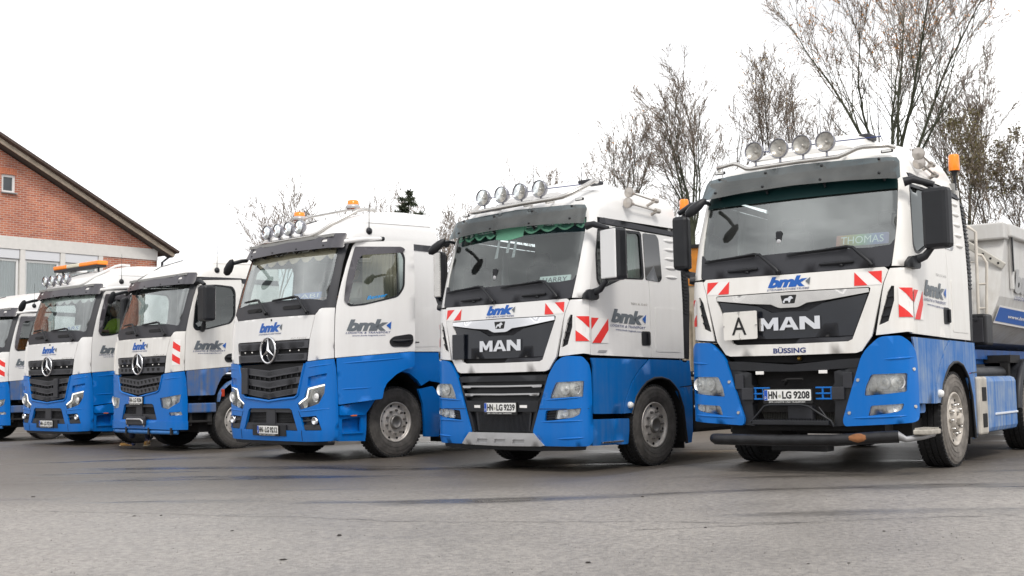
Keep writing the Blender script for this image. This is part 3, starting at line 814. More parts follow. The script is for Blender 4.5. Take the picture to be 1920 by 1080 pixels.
    if five: bar = [(-.99, .47, 3.345), (-.98, .42, 3.365), (-.75, yb, 3.375), (-.70, yb, 3.36), (-.60, yb, 3.30), (-.55, yb, 3.293), (0, yb - .03, 3.295), (.32, yb - .02, 3.293), (.46, yb, 3.295), (.52, yb, 3.31), (.66, yb + .02, 3.362), (.72, yb + .03, 3.37), (.96, yb + .1, 3.365), (1.01, yb + .16, 3.345)]
    else: bar = [(-.80, .75, 3.56), (-.80, .62, 3.50), (-.82, .45, 3.37), (-.80, .37, 3.325), (-.74, .33, 3.31), (-.5, .31, 3.31), (.14, .31, 3.328), (.62, .33, 3.335), (.74, .37, 3.35), (.84, .45, 3.40), (.92, .62, 3.50), (.90, .80, 3.58), (.84, .95, 3.60)]
    mb = MB(); mb.tube(bar, .024 if five else .03, 10)
    for x in (-.4, .14, .5): mb.tube([(x, yb - .02, 3.30), (x, .50, 3.33)], .014, 6)
    mb.build('lamp_bar', M_STEEL, t)
    for x in xs: round_lamp(t, (x, .32, z), .112, yaw=0)
    mb = MB(); mb.tube([(xs[0], .42, z), (xs[3], .42, z + .01), (.85, .6, z + .03)], .006, 5); mb.build('lamp_cable', M_TXTNAVY, t)
    for x in (-.96, .96):
        mb = MB(); mb.box((x, .43, 3.30), (.13, .03, .035), .012); mb.build('roof_marker_lamp', M_GREY, t)
        mb = MB(); mb.box((x, .414, 3.30), (.10, .01, .02), .004); mb.build('marker_lens', M_LAMPW, t)
    for x, y, h in ((.02, 1.0, .62), (.72, .9, .5)) if five else ((.0, .7, .5), (.75, .75, .35)):
        antenna(t, (x, y, 3.5), h)
    # --- sun visor
    V = sym([(0, 3.025), (.6, 3.01), (1.205, 2.972), (1.245, 2.99), (1.25, 3.17), (1.20, 3.215), (.8, 3.24), (0, 3.262)])
    def PV(u, v, o=0.0):
        q = P(u, 2.97, .115 + o); k = (v - 2.97)
        return (q[0] * (1 - k * .14), q[1] + k * .46, v)
    mb = MB(); sheet(mb, PV, V, off=0, th=0, step=.07); vz = mb.build('sun_visor', M_VISOR, t)
    for x in (-.95, -.36, .30, .92):
        mb = MB()
        mb.tube([PV(x, 3.22), P(x, 3.20, .02)], .014, 6); mb.tube([PV(x, 3.06), P(x + .02, 3.0, .0)], .012, 6)
        for zz_ in (3.215, 3.055): mb.lathe([(-.008, 0), (-.006, .014), (.004, .016)], 8, 'Y', c=PV(x, zz_, .004))
        mb.tube([P(x, 3.17, .07), P(x + .015, 3.03, .03), P(x + .03, 2.975, .015)], [.018, .016, .012], 6)
        mb.build('visor_bracket', M_BLACK, vz)
    # --- horns
    hz = (((.83, 3.30), (1.20, 3.245)), ((.84, 3.20), (1.30, 3.145))) if five else (((1.15, 3.43), (1.66, 3.385)), ((1.12, 3.295), (1.70, 3.255)))
    hx = 1.17 if five else 1.22
    mb = MB()
    for (ya, za), (yb_, zb) in hz:
        mb.tube([(hx, ya - .05, za), (hx, ya - .045, za)], .068, 16)
        mb.tube([(hx, ya - .05, za), (hx, ya - .01, za), (hx, ya + .02, za - .0), (hx, ya + .10, za - .01)], [.068, .060, .03, .014], 16)
        mb.tube([(hx, ya + .1, za - .01), (hx, yb_, zb)], .012, 8); mb.tube([(hx, yb_ - .02, zb), (hx, yb_ + .07, zb)], .032, 10)
        mb.tube([(hx, yb_, zb - .01), (hx - .12, yb_, zb - .06)], .02, 6)
        mb.lathe([(-.012, 0), (-.0, .064)], 16, 'Y', c=(hx, ya - .052, za))
    mb.build('air_horn', M_HORN, t)
    # --- beacon on a pole
    bx, by, bz = (1.10, 2.30, 3.33) if five else (1.20, 2.40, 3.29)
    mb = MB(); mb.tube([(bx + (.04 if five else 0), by, 2.9), (bx, by, 3.12), (bx, by, bz - .04)], .018, 8); mb.lathe([(bz - .05, .03), (bz - .02, .03), (bz, .055)], 12, 'Z', c=(bx, by, 0))
    bo = mb.build('beacon', M_BLACK, t)
    mb = MB(); mb.lathe([(bz, .058), (bz + .01, .062), (bz + .17, .06), (bz + .19, .05), (bz + .195, 0)], 20, 'Z', c=(bx, by, 0)); mb.build('beacon_lens', M_AMBER, bo)
    # --- mirrors
    if five:
        mirror_big(t, 1.345, .30, 2.225, 2.84, .27, .17, 1); mirror_big(t, 1.30, .28, 2.21, 2.83, .19, .16, -1)
    else:
        mirror_big(t, 1.34, .40, 2.265, 2.89, .29, .18, 1, M_CHROME if False else mat('white_mirror_cover', (.72, .72, .72), .12, .0, coat=1.0)); mirror_big(t, 1.24, .28, 2.20, 2.84, .13, .16, -1, M_STEEL)
    for sg in (1, -1):
        mb = MB(); mb.tube([(sg * 1.17, .27, 2.93), (sg * 1.26, .30, 2.95), (sg * 1.45, .34, 2.88)], [.05, .04, .03], 8); mb.build('mirror_arm', M_BLACK, t)
        mb = MB(); mb.tube([(sg * 1.22, .30, 2.12), (sg * 1.34, .30, 2.16), (sg * 1.42, .32, 2.26)], [.05, .04, .03], 8); mb.build('mirror_arm', M_BLACK, t)
        mb = MB(); sheet(mb, P, [(sg * a, b) for a, b in rnd([(1.30, 2.055), (1.31, 2.11), (1.40, 2.165), (1.60, 2.165), (1.61, 2.06), (1.56, 2.035), (1.45, 2.04)], .02)], off=.06, th=.07, step=.1); mb.build('mirror_base', M_BLACK, t)
    # front mirror on the passenger side
    mb = MB(); T = Matrix.Translation((-1.02, -.06, 2.86)) @ Matrix.Rotation(radians(-42), 4, 'Y') @ Matrix.Rotation(radians(20), 4, 'Z')
    mb.tube([T @ Vector((q, 0, 0)) for q in (-.15, -.12, -.05, .04, .11, .14)], [.01, .045, .060, .052, .035, .01], 12); mb.tube([(-.95, -.05, 2.90), (-.98, .12, 2.93), (-1.02, .26, 2.93)], .022, 8)
    mb.build('front_mirror', M_BLACK, t)
    # --- lower front: blue corners
    if five:
        corner = [(.745, 1.155), (.80, 1.24), (.92, 1.345), (.97, 1.362), (1.20, 1.365), (1.33, 1.30), (1.42, 1.21), (1.455, 1.08), (1.455, .60), (1.43, .53), (1.34, .505), (.555, .465), (.54, .53)]
        hl = [(.845, .985), (1.265, .992), (1.245, .81), (.77, .772), (.79, .87)]
        fg = [(.83, .672), (1.205, .692), (1.18, .64), (1.12, .612), (.80, .572)]
        off = .03
    else:
        corner = [(.755, 1.155), (.86, 1.31), (.95, 1.365), (1.04, 1.378), (1.30, 1.37), (1.42, 1.28), (1.46, 1.16), (1.475, .36), (1.40, .315), (.665, .312), (.505, .47)]
        hl = [(.865, 1.07), (1.32, 1.082), (1.295, .892), (.775, .86), (.80, .95)]
        fg = [(.71, .735), (1.265, .762), (1.235, .69), (1.13, .655), (.685, .605)]
        off = .02
    for sg in (1, -1):
        f = (lambda a: [(sg * x, z) for x, z in a])
        mb = MB(); sheet(mb, P, f(rnd(corner, .04)), [f(rnd(hl, .02)), f(rnd(fg, .02))], off, .05, .08); co = mb.build('bumper_corner', M_BLUE, t)
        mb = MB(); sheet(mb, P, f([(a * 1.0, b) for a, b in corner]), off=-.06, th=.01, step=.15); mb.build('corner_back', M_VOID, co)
        h = MB(); sheet(h, P, f(rnd(hl, .02)), off=off - .034, th=.01, step=.1); ho = h.build('headlight', M_LAMPW, t)
        c1, c2, cz, r = ((.965, 1.15, .905, .068) if five else (.99, 1.19, .995, .072))
        for cxx in (c1, c2):
            q = MB(); c = P(sg * cxx, cz, off - .022); q.lathe([(.03, 0), (.02, r * .5), (-.01, r), (-.014, r * 1.06)], 20, 'Y', c=c); q.lathe([(-.01, 0), (-.008, r * .3), (.02, r * .35)], 12, 'Y', c=c)
            q.build('reflector', M_BOWL, ho)
        q = MB()
        zb_ = (.80, .84) if five else (.875, .915)
        for k in range(7):
            u = hl[3][0] + .02 + k * .062; q.box(P(sg * u, (zb_[0] + zb_[1]) / 2 + .012, off - .03), (.05, .012, .038), .004)
        q.build('indicator_cell', M_LAMPW, ho)
        g = MB(); sheet(g, P, f(rnd(hl, .02)), off=off + .002, th=0, step=.12); g.build('lens', M_LENS, ho)
        fh = MB()
        fpoly = fg if five else [(.87, .74), (1.265, .762), (1.235, .69), (1.13, .655), (.84, .635)]
        sheet(fh, P, f(rnd(fpoly, .015)), off=off - .035, th=.01, step=.1); fo = fh.build('fog_lamp', M_LAMPW, t)
        mid = (fpoly[0][0] + fpoly[1][0]) / 2
        for dxx in (.1, -.08):
            q = MB(); c = P(sg * (mid + dxx), .645 if five else .705, off - .025); q.lathe([(.02, 0), (.0, .03), (-.01, .042)], 14, 'Y', c=c)
            q.build('reflector', M_BOWL, fo)
        g = MB(); sheet(g, P, f(rnd(fpoly, .015)), off=off + .001, th=0, step=.12); g.build('lens', M_LENS, fo)
        for rz_, ra, rb, dr_ in (((.86, .66, 1.36, .035), (.60, .60, 1.36, .02), (.40, .85, 1.34, .02)) if not five else ((.545, .60, 1.30, .03), (1.13, .95, 1.40, .02))):
            g = MB(); g.tube([P(sg * (ra + (rb - ra) * k / 8), rz_ + dr_ * k / 8, off - .004) for k in range(9)], [.002, .010, .013, .013, .013, .013, .012, .008, .002], 8, cap=False); g.build('crease', M_BLUE, co)
        if not five:
            g = MB(); sheet(g, P, f([(.70, .735), (.86, .74), (.83, .635), (.68, .61)]), off=-.02, th=.01, step=.2)
            for k in range(3): g.tube([P(sg * .70, .64 + k * .03, 0), P(sg * .84, .65 + k * .03, 0)], .006, 5)
            g.build('side_grille', M_BLACK, t)
            g = MB(); g.tube([P(sg * x, .755, off + .001) for x in (.60, .8, 1.0, 1.2, 1.4)], .004, 4, cap=False); g.build('seam', M_VOID, t)
    if five:
        for sx, sz in ((.71, .93), (.61, .60), (1.37, 1.03), (1.37, .66)):
            for sg in (1, -1):
                mb = MB(); c = Vector(P(sg * sx, sz, off + .001)); n = (Vector(P(sg * sx, sz, off + .02)) - c)
                mb.tube([c, c + n * .4], [.02, .016], 10); mb.build('bolt', M_STEEL, t)
    # --- centre of the bumper
    if not five:
        mb = MB(); sheet(mb, P, sym([(0, 1.165), (.745, 1.165), (.60, .76), (.48, .44), (0, .44)]), off=-.055, th=.02, step=.15); ce = mb.build('lower_grille', M_BLACK, t)
        for z, hw in ((1.115, .70),):
            mb = MB(); sheet(mb, P, sym([(0, 1.16), (.73, 1.155), (.70, 1.085), (0, 1.09)]), off=.0, th=.05, step=.15); mb.build('grille_bar', M_BLACK, t)
        for z, hw in ((1.035, .655), (.935, .615)):
            mb = MB(); sheet(mb, P, sym([(0, z + .008), (hw, z + .012), (hw - .02, z - .035), (hw - .14, z - .03), (hw - .16, z - .018), (0, z - .022)]), off=.012, th=.05, step=.12); mb.build('grille_bar', M_BLACK, t)
            mb = MB(); sheet(mb, P, sym([(0, z + .006), (hw, z + .010), (hw - .01, z - .018), (hw - .13, z - .022), (hw - .16, z - .010), (0, z - .014)]), off=.018, th=.01, step=.12); mb.build('silver_trim', M_SILVER, t)
        for sg in (1, -1):
            mb = MB(); sheet(mb, P, [(sg * a, b) for a, b in [(.70, 1.09), (.745, 1.15), (.505, .47), (.455, .47), (.50, .62)]], off=.0, th=.05, step=.12); mb.build('grille_side', M_BLACK, t)
        mb = MB(); sheet(mb, P, sym([(0, .85), (.60, .855), (.575, .72), (0, .715)]), off=.008, th=.05, step=.15); mb.build('plate_carrier', M_BLACK, t)
        for a, b in ((-.45, -.35), (.31, .42)):
            mb = MB(); sheet(mb, P, [(a, .768), (b, .765), (b, .80), (a, .80)], off=.014, th=.01, step=.2); mb.build('position_lamp', M_DECALW, t)
        mb = MB(); sheet(mb, P, sym([(0, .71), (.46, .71), (.43, .48), (0, .475)]), off=-.03, th=.02, step=.12); lg = mb.build('lower_mesh', M_GRILLE, t)
        mb = MB()
        for k in range(-20, 21): mb.tube([P(k * .021, .705, -.022), P(k * .0195, .48, -.022)], .003, 4, cap=False)
        mb.build('mesh_wires', M_BLACK, lg)
        mb = MB(); sheet(mb, P, sym([(0, .462), (.53, .462), (.675, .318), (.62, .308), (0, .30)]), [[(x - .09, .385), (x + .09, .385), (x + .075, .335), (x - .11, .335)] for x in (-.30, 0.0, .30)], off=.035, th=.04, step=.08)
        mb.build('skid_plate', M_SILVER, t)
        mb = MB(); sheet(mb, P, sym([(0, .45), (.5, .45), (.6, .31), (0, .31)]), off=.015, th=.02, step=.2); mb.build('skid_back', M_SILVER, t)
        mb = MB(); sheet(mb, P, sym([(0, .30), (.66, .305), (1.38, .31), (1.36, .27), (.6, .25), (0, .25)]), off=-.02, th=.04, step=.2); mb.build('bumper_lip', M_BLACK, t)
        put_plate(t, P, 0, .715, ('HN', 'LG', '9239'), .03)
        mb = MB(); mb.box(P(-.72, 1.54, .02), (.21, .03, .32), .006); mb.build('folded_sign', M_GRILLE, t)
        mb = MB(); mb.tube([(-.5, .6, .24), (.2, .55, .26)], .05, 8); mb.build('tow_pin', M_CHASSIS, t)
    else:
        mb = MB(); sheet(mb, P, sym([(0, 1.15), (.72, 1.17), (.44, .46), (0, .46)]), off=-.28, th=.02, step=.3); ce = mb.build('radiator', mat('radiator_dusty', (.10, .10, .09), .8, var=.3, bump=.4, bs=60), t)
        mb = MB()
        for k in range(-22, 23): mb.tube([P(k * .02, 1.02, -.262), P(k * .02, .50, -.262)], .003, 4, cap=False)
        mb.build('radiator_fin', M_CHASSIS, ce)
        mb = MB(); sheet(mb, P, sym([(0, 1.10), (.56, 1.145), (.735, 1.15), (.70, 1.06), (.56, 1.05), (.42, 1.045), (.36, 1.02), (.3, 1.035), (0, 1.03)]), off=.005, th=.10, step=.12); mb.build('cross_member', M_BLACK, t)
        for sg in (1, -1):
            f = (lambda a: [(sg * x, z) for x, z in a])
            mb = MB(); sheet(mb, P, f([(.72, 1.10), (.46, 1.02), (.46, .90), (.435, .87), (.435, .74), (.46, .70), (.44, .46), (.55, .47), (.56, .55)]), off=-.005, th=.12, step=.1); mb.build('frame_bracket', M_BLACK, t)
            mb = MB(); mb.box(P(sg * .50, .80, .01), (.13, .04, .13), .006); mb.box(P(sg * .60, .93, .006), (.10, .02, .16), .006); mb.build('step_block', M_GREY, t)
            mb = MB(); mb.box(P(sg * .35, 1.02, .015), (.09, .02, .035), .004); mb.build('position_lamp', M_DECALW, t)
            mb = MB(); q = []
            for z in (.86, .80, .745): mb.box(P(sg * .345, z, -.01), (.18, .02, .016), .003)
            for x in (.33, .42): mb.box(P(sg * x, .80, -.012), (.018, .018, .13), .003)
            mb.build('plate_frame', M_BLUE, t)
        put_plate(t, P, -.03, .73, ('HN', 'LG', '9208'), .06)
        mb = MB(); mb.tube([P(-.45, .50, .06), P(-.28, .672, .07), P(-.22, .685, .07), P(.12, .685, .07), P(.20, .67, .07), P(.43, .52, .06), P(.45, .47, .05)], .013, 8)
        mb.tube([P(.45, .46, .05), P(.30, .66, .04)], .010, 6); mb.build('grab_rail', M_BLACK, t)
        mb = MB(); mb.box(P(0, .50, .03), (.84, .12, .05), .008)
        for k in range(-13, 14): mb.box(P(k * .03, .53, .03), (.012, .10, .012))
        mb.build('front_step', M_BLACK, t)
        mb = MB(); mb.box(P(.05, .60, -.12), (.28, .1, .16), .02); mb.build('coupling_box', M_GREY, t)
        mb = MB(); mb.tube([P(-.14, .93, -.08), P(-.05, .95, -.02), P(.12, .95, -.02)], [.014, .012, .012], 6); mb.tube([P(-.12, .90, -.1), P(-.06, .945, -.03)], .02, 6); mb.build('tow_handle', M_CHASSIS, t)
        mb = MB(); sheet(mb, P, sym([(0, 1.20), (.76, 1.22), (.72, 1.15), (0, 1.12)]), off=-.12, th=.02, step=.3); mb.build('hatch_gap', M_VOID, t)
        mb = MB(); mb.tube([P(.05, 1.165, -.08), P(.08, 1.165, -.08)], .025, 8); mb.build('brass_cap', mat('brass', (.35, .22, .05), .4, .8), t)
        # underrun bar
        mb = MB(); pts = [(-.96, .16, .315), (-.93, .04, .32), (-.85, -.07, .325), (-.5, -.13, .325), (0, -.15, .325), (.5, -.14, .335), (.95, -.10, .37), (1.12, -.06, .378)]
        for dz_, r_ in ((0, .055),): mb.tube(pts, [.045] + [r_] * 7, 12)
        mb.tube([(p[0], p[1] + .0, p[2] - .055) for p in pts], .011, 6)
        ub = mb.build('underrun_bar', mat('worn_black_steel', (.022, .022, .024), .4, .2, var=.4, vs=9, bump=.2, bs=60), t)
        mb = MB()
        vs = [];
        mb.tube([(.58, -.150, .346), (.66, -.146, .352), (.74, -.138, .356), (.82, -.128, .361), (.90, -.116, .367)], [.004, .036, .048, .040, .004], 12, cap=False); mb.build('rust_patch', mat('rust', (.28, .12, .05), .9, var=.4, vs=20), ub)
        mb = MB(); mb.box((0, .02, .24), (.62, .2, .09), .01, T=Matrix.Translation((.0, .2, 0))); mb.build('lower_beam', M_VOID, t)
        for sg in (1,):
            mb = MB(); mb.tube([(sg * 1.10, -.06, .385), (sg * 1.18, -.03, .345), (sg * 1.30, .08, .365), (sg * 1.36, .25, .39)], [.045, .03, .03, .03], 8)
            fo = mb.build('folding_step', mat('galvanised', (.34, .34, .35), .5, .6, var=.3), t)
            mb = MB(); mb.box((sg * 1.33, .15, .415), (.17, .34, .05), .012)
            for k in range(6): mb.box((sg * 1.33, .02 + k * .05, .445), (.15, .018, .018))
            mb.build('step_tread', mat('galvanised_muddy', (.42, .39, .34), .6, .3, var=.4, vs=14), fo)
        # white board with the letter A
        mb = MB(); BD = lambda u, v, o=0: (u, -.055 - o + .03 * v * 0, v)
        sheet(mb, BD, rnd([(-.735, 1.378), (-.345, 1.385), (-.345, 1.685), (-.735, 1.678)], .015), off=0, th=.012, step=.3); bo = mb.build('letter_board', mat('board_white', (.74, .72, .68), .45, var=.06), t)
        mb = MB(); letter(mb, BD, 'A', -.635, -.465, 1.43, 1.62, .003, .004); mb.build('letter', M_INK, bo)
        mb = MB()
        for u, v in ((-.55, 1.675), (-.54, 1.388), (-.73, 1.53), (-.352, 1.535)): mb.box(BD(u, v, .004), (.02, .01, .012))
        mb.tube([BD(-.548, 1.40, .002), BD(-.548, 1.45, .002)], .003, 4); mb.tube([BD(-.548, 1.63, .002), BD(-.548, 1.66, .002)], .003, 4)
        mb.build('catch', M_STEEL, bo)
        mb = MB(); letter(mb, P, 'BÜSSING', -.188, .172, 1.222, 1.288, .009, .028); mb.build('small_lettering', M_TXTNAVY, t)
    # --- bmk on the front, warning film
    bmk(t, P, -.235, .24, 1.915, 2.035, M_TXTBLUE, M_TXTGREY, 'STEINBRUCHBETRIEBE', name='front_logo', off=.010, subv=(1.885, 1.905))
    for sg in (1, -1):
        f = (lambda a: [(sg * x, z) for x, z in a])
        a, b = (.70, .975); c, d = (1.885, 2.025)
        hatch(t, P, f([(a, c), (b, c), (b, d), (a, d)]), [f([(a, c), (a + .135, c), (a, d)]), f([(b, d), (b - .14, d), (b, c + .01)])], .010)
        a, b = (1.19, 1.455); c, d = (1.55, 1.845)
        hatch(t, P, f([(a, c), (b, c), (b, d), (a, d)]), [f([(a, c), (b - .005, c), (a, c + .13)]), f([(a + .01, d), (b, d), (b, d - .14)])], .008)
        a, b = sh.W0 + .26 + dy, sh.W0 + .60 + dy; a = 1.49 if five else a
        hatch(t, P, f([(a, 1.53), (b, 1.53), (b, 1.83), (a, 1.83)]), [f([(a, 1.83), (a + .15, 1.83), (a, 1.69)]), f([(a + .01, 1.53), (a + .18, 1.53), (b, 1.69), (b, 1.83)])], .006)
    # side lettering
    u = (lambda y: sh.W0 + y + dy)
    bmk(t, P, u(.66), u(1.40), 1.785, 1.955, M_TXTGREY, M_TXTBLUE, 'LOGISTIK & TRANSPORT', 'www.bmk-logistik.com', 'side_logo', .006, -.02, (1.735, 1.765, 1.685, 1.712))
    mb = MB(); letter(mb, P, '18.540' if not five else '33.500', u(1.20), u(1.44), 2.015, 2.04, .005); letter(mb, P, 'TGX', u(1.08), u(1.19), 2.017, 2.042, .005, .02); mb.build('type_badge', M_STEEL, t)
    if not five:
        mb = MB(); flat(mb, P, [(u(.37), 1.415), (u(.54), 1.415), (u(.57), 1.445), (u(.40), 1.445)], .005, 0, .2); mb.build('trim_badge', M_SILVER, t)
    # --- blue side skirts
    def side(name, poly, m, off=0.0, th=.02, step=.15, holes=()):
        for sg in (1, -1):
            mb = MB(); sheet(mb, P, [(sg * (sh.W0 + y + dy), z) for y, z in poly], [[(sg * (sh.W0 + y + dy), z) for y, z in h] for h in holes], off, th, step); mb.build(name, m, t)
    side('step_cover', rnd([(.245, 1.352), (.29, 1.25), (.275, .69), (.87, .675), (.91, .83), (1.06, 1.06), (1.24, 1.22), (1.43, 1.335)], .02), bl, -.002)
    side('wheel_arch', [(1.06, .68), (1.15, .87), (1.26, .97), (1.38, 1.05), (1.55, 1.10), (1.72, 1.105), (1.89, 1.07), (2.0, 1.0), (2.09, .93), (2.13, .985), (2.42, 1.0), (2.38, 1.325), (1.46, 1.338), (1.255, 1.215), (1.075, 1.055), (.925, .825), (.885, .675)], bl, .006)
    for sg in (1, -1):
        mb = MB(); arc = [(1.05, .66), (1.15, .87), (1.26, .97), (1.38, 1.05), (1.55, 1.10), (1.72, 1.105), (1.89, 1.07), (2.0, 1.0), (2.09, .93), (2.2, .72), (2.27, .25)]
        mb.tube([(sg * 1.222, y + dy, z) for y, z in arc], .017, 8); mb.build('arch_lip', M_BLACK, t)
        mb = MB(); mb.add([(sg * x, y + dy, z + .01) for y, z in arc for x in (1.215, .80)], [(2 * i, 2 * i + 1, 2 * i + 3, 2 * i + 2) for i in range(len(arc) - 1)], True); mb.build('wheel_housing', M_CHASSIS, t)
        mb = MB(); mb.lathe([(0, .042), (.02, .042), (.045, .028), (.05, 0)] if sg > 0 else [(0, .042), (-.02, .042), (-.045, .028), (-.05, 0)], 14, 'X', c=(sg * 1.226, 1.0 + dy, .775)); mb.build('side_lamp', M_LAMPW, t)
    side('rear_fender', [(2.06, .925), (2.14, .972), (2.44, .985), (2.42, .25), (2.29, .24), (2.24, .6), (2.17, .79)], bl, 0)
    if five:
        side('lower_step', rnd([(.20, .685), (.74, .675), (.74, .60), (.70, .585), (.2, .585)], .02), bl, -.06, .1)
    else:
        side('lower_step', rnd([(.255, .625), (1.0, .612), (.985, .30), (.25, .315)], .02), bl, -.004, .06)
        for sg in (1, -1):
            mb = MB(); mb.box((sg * 1.235, .62, .345), (.03, .42, .022), .005); mb.build('step_tread', M_STEEL, t)
    interior(t, sh, 2.28)
    chassis(t, .49, .4, 6.0)
    zw = .49 if five else .512
    k = 'white' if five else 'steel'
    for sg in (1, -1):
        wheel(t, k, 1.225, 1.56 + dy, zw, sg)
        wheel(t, 'rear', 1.235, 4.86 if five else 5.1, zw + .005, sg)
    return t, sh, P
# ------------------------------------------------------------------ the truck with the three-pointed star
def build_star_truck(loc, rz, quarry, opened=False, lamps=False, lightbar=False, beacons=False, curtain=None, plate=None, holder=0, zw=.505, mirror=False, bl=None, wm=None, **kw):
    t = empty('tractor_truck', loc, rz, **kw)
    sh = SH_A; P = sh.P; bl = bl or M_BLUE; wm = wm or M_WHITE
    def both(name, poly, m, holes=(), off=0.0, th=.02, step=.12):
        for sg in (1, -1):
            mb = MB(); sheet(mb, P, [(sg * a, b) for a, b in poly], [[(sg * a, b) for a, b in h] for h in holes], off, th, step); mb.build(name, m, t)
    S = lambda ps: [(sh.W0 + y, z) for y, z in ps]
    # windscreen surround in black, glass
    gl = [(0, 2.285), (.80, 2.265), (1.10, 2.225), (1.21, 2.24), (1.265, 2.5), (1.31, 2.92), (1.30, 3.02), (0, 3.05)]
    sur = [(0, 2.045), (.975, 2.038), (1.05, 2.10), (1.14, 2.125), (1.478, 2.128), (1.50, 2.30), (1.57, 2.75), (1.66, 3.0), (1.72, 3.085), (1.4, 3.12), (0, 3.12)]
    mb = MB(); sheet(mb, P, sym(sur), [sym(gl)], 0, .03, .12); mb.build('windscreen_frame', M_GREY, t)
    mb = MB(); sheet(mb, P, sym(gl), off=-.012, th=0, step=.14); mb.build('windscreen', M_GLASSA, t)
    for a, b in ((-.73, -.30), (.22, .66)):
        mb = MB(); sheet(mb, P, rnd([(a, 2.175), (a + .03, 2.14), (b - .03, 2.135), (b, 2.17), (b - .04, 2.19), (a + .04, 2.19)], .01), off=.012, th=.02, step=.1); mb.build('air_slot', M_VOID, t)
    wiper(t, P, -.84, -.46, 2.30, 2.31, -.13, 2.10); wiper(t, P, -.05, .50, 2.28, 2.30, .84, 2.07)
    # front hatch and corners
    mb = MB(); sheet(mb, P, sym([(0, 2.038), (.968, 2.03), (.975, 2.0), (.90, 1.70), (0, 1.70)]), off=.004, th=.03, step=.1); mb.build('front_hatch', wm, t)
    both('corner_panel', [(.982, 1.995), (.99, 2.035), (1.06, 2.10), (1.14, 2.118), (1.474, 2.12), (1.468, 1.425), (.868, 1.39), (.905, 1.69)], wm, off=0, th=.03, step=.08)
    # slatted air guide on the passenger side corner
    for k in range(4):
        z = 1.52 + k * .12
        mb = MB(); flat(mb, P, [(-1.36, z), (-1.13, z - .01), (-1.13, z + .085), (-1.36, z + .09)], .004, 0, .06); mb.build('air_slat', M_VOID, t)
    mb = MB(); sheet(mb, P, [(-1.10, 1.46), (-1.07, 1.46), (-1.07, 2.0), (-1.10, 2.0)], off=.02, th=.03, step=.1); mb.build('air_guide_edge', wm, t)
    # upper grille
    mb = MB(); sheet(mb, P, sym([(0, 1.69), (.90, 1.69), (.85, 1.39), (0, 1.39)]), off=-.03, th=.02, step=.2); g = mb.build('upper_grille', M_VOID, t)
    for z0, z1, w0, w1 in ((1.575, 1.685, .875, .893), (1.405, 1.505, .85, .865)):
        mb = MB(); sheet(mb, P, sym([(0, z1), (w1, z1), (w0, z0), (0, z0 - .005)]), off=.012, th=.04, step=.15); mb.build('grille_bar', M_BAR, g)
        if quarry:
            mb = MB()
            for k in range(-4, 5):
                if abs(k) > 1: flat(mb, P, [(k * .17 - .05, z0 + .085), (k * .17 + .05, z0 + .085), (k * .17 + .04, z0 + .03), (k * .17 - .03, z0 + .03)], .015, 0, .3)
            mb.build('grille_slot', M_VOID, g)
        else:
            mb = MB()
            for k in range(5):
                z = z0 + .022 + k * .015
                for sg in (1, -1): mb.tube([P(sg * .20, z, .016), P(sg * (.80 if k > 0 else .76), z, .016)], .0035, 4)
            mb.build('fine_rib', M_BLACK, g)
    if lamps or quarry:
        mb = MB()
        for x in (-.68, -.48, .48, .68): mb.lathe([(0, .012), (-.012, .008), (-.014, 0)], 8, 'Y', c=P(x, 1.545, .0))
        mb.build('small_led', M_DECALW, g)
    mb = MB(); mb.tube([(.185 * sin(a * pi / 20), -.035 + sh.row(1.57)[0], 1.565 + .185 * cos(a * pi / 20)) for a in range(41)], .016, 8)
    y = sh.row(1.57)[0] - .04
    for k in range(3):
        a = k * 2 * pi / 3
        d = Vector((sin(a), 0, cos(a))); n = Vector((cos(a), 0, -sin(a))); c = Vector((0, y, 1.565))
        tip = c + d * .178
        vs = [tip, c + n * .026 + d * .012, c - n * .026 + d * .012, c + Vector((0, -.022, 0))]
        mb.add(vs, [(0, 3, 1), (0, 2, 3)])
    st = mb.build('star_badge', M_CHROME, t)
    mb = MB(); mb.lathe([(0.02, 0), (0.02, .17), (.06, .19)], 28, 'Y', c=(0, y, 1.565)); mb.build('badge_disc', M_GRILLE, st)
    # lower grille with chevron bars
    hw = (lambda z: .86 - (1.36 - z) * .40) if not quarry else (lambda z: .85 - max(0, 1.36 - z) * .42)
    zb, zt = (.85, 1.37) if not quarry else (.98, 1.36)
    zc = .93 if not quarry else 1.09
    outl = [(0, zt), (.86, zt - .01), (hw(zc) , zc + .04), (hw(zc) - .04, zc - .005), (0, zb)]
    mb = MB(); sheet(mb, P, sym(outl), off=-.03, th=.02, step=.15); g = mb.build('lower_grille', M_VOID, t)
    bars = [(1.345, .10), (1.19, .10), (1.035, .10)] if not quarry else [(1.35, .115), (1.19, .115)]
    for i, (z, h) in enumerate(bars):
        a = hw(z - .03) - .005; b = hw(z - h) - .02; dv = .075
        last = i == len(bars) - 1
        mb = MB(); sheet(mb, P, sym([(0, z - dv), (a, z - .01), (b, z - h + (.0 if not last else .012)), (0, z - h - dv + (.0 if not last else .01))]), off=.016, th=.045, step=.12); mb.build('grille_bar', M_BAR, g)
        mb = MB()
        if quarry:
            for k in range(-5, 6):
                x = k * .135; zz = z - h * .5 - dv * (1 - abs(x) / a)
                flat(mb, P, [(x - .045, zz + .03), (x + .04, zz + .03), (x + .03, zz - .025), (x - .005, zz - .025)], .020, 0, .3)
        else:
            for k in range(4):
                q = .020 + k * .016
                mb.tube([P(-(a - .14), z - q - dv * .12 - .005, .020), P(0, z - dv - q, .020), P(a - .14, z - q - dv * .12 - .005, .020)], .0035, 4, smooth=False)
        mb.build('grille_slot' if quarry else 'fine_rib', M_VOID if quarry else M_BLACK, g)
        mb = MB()
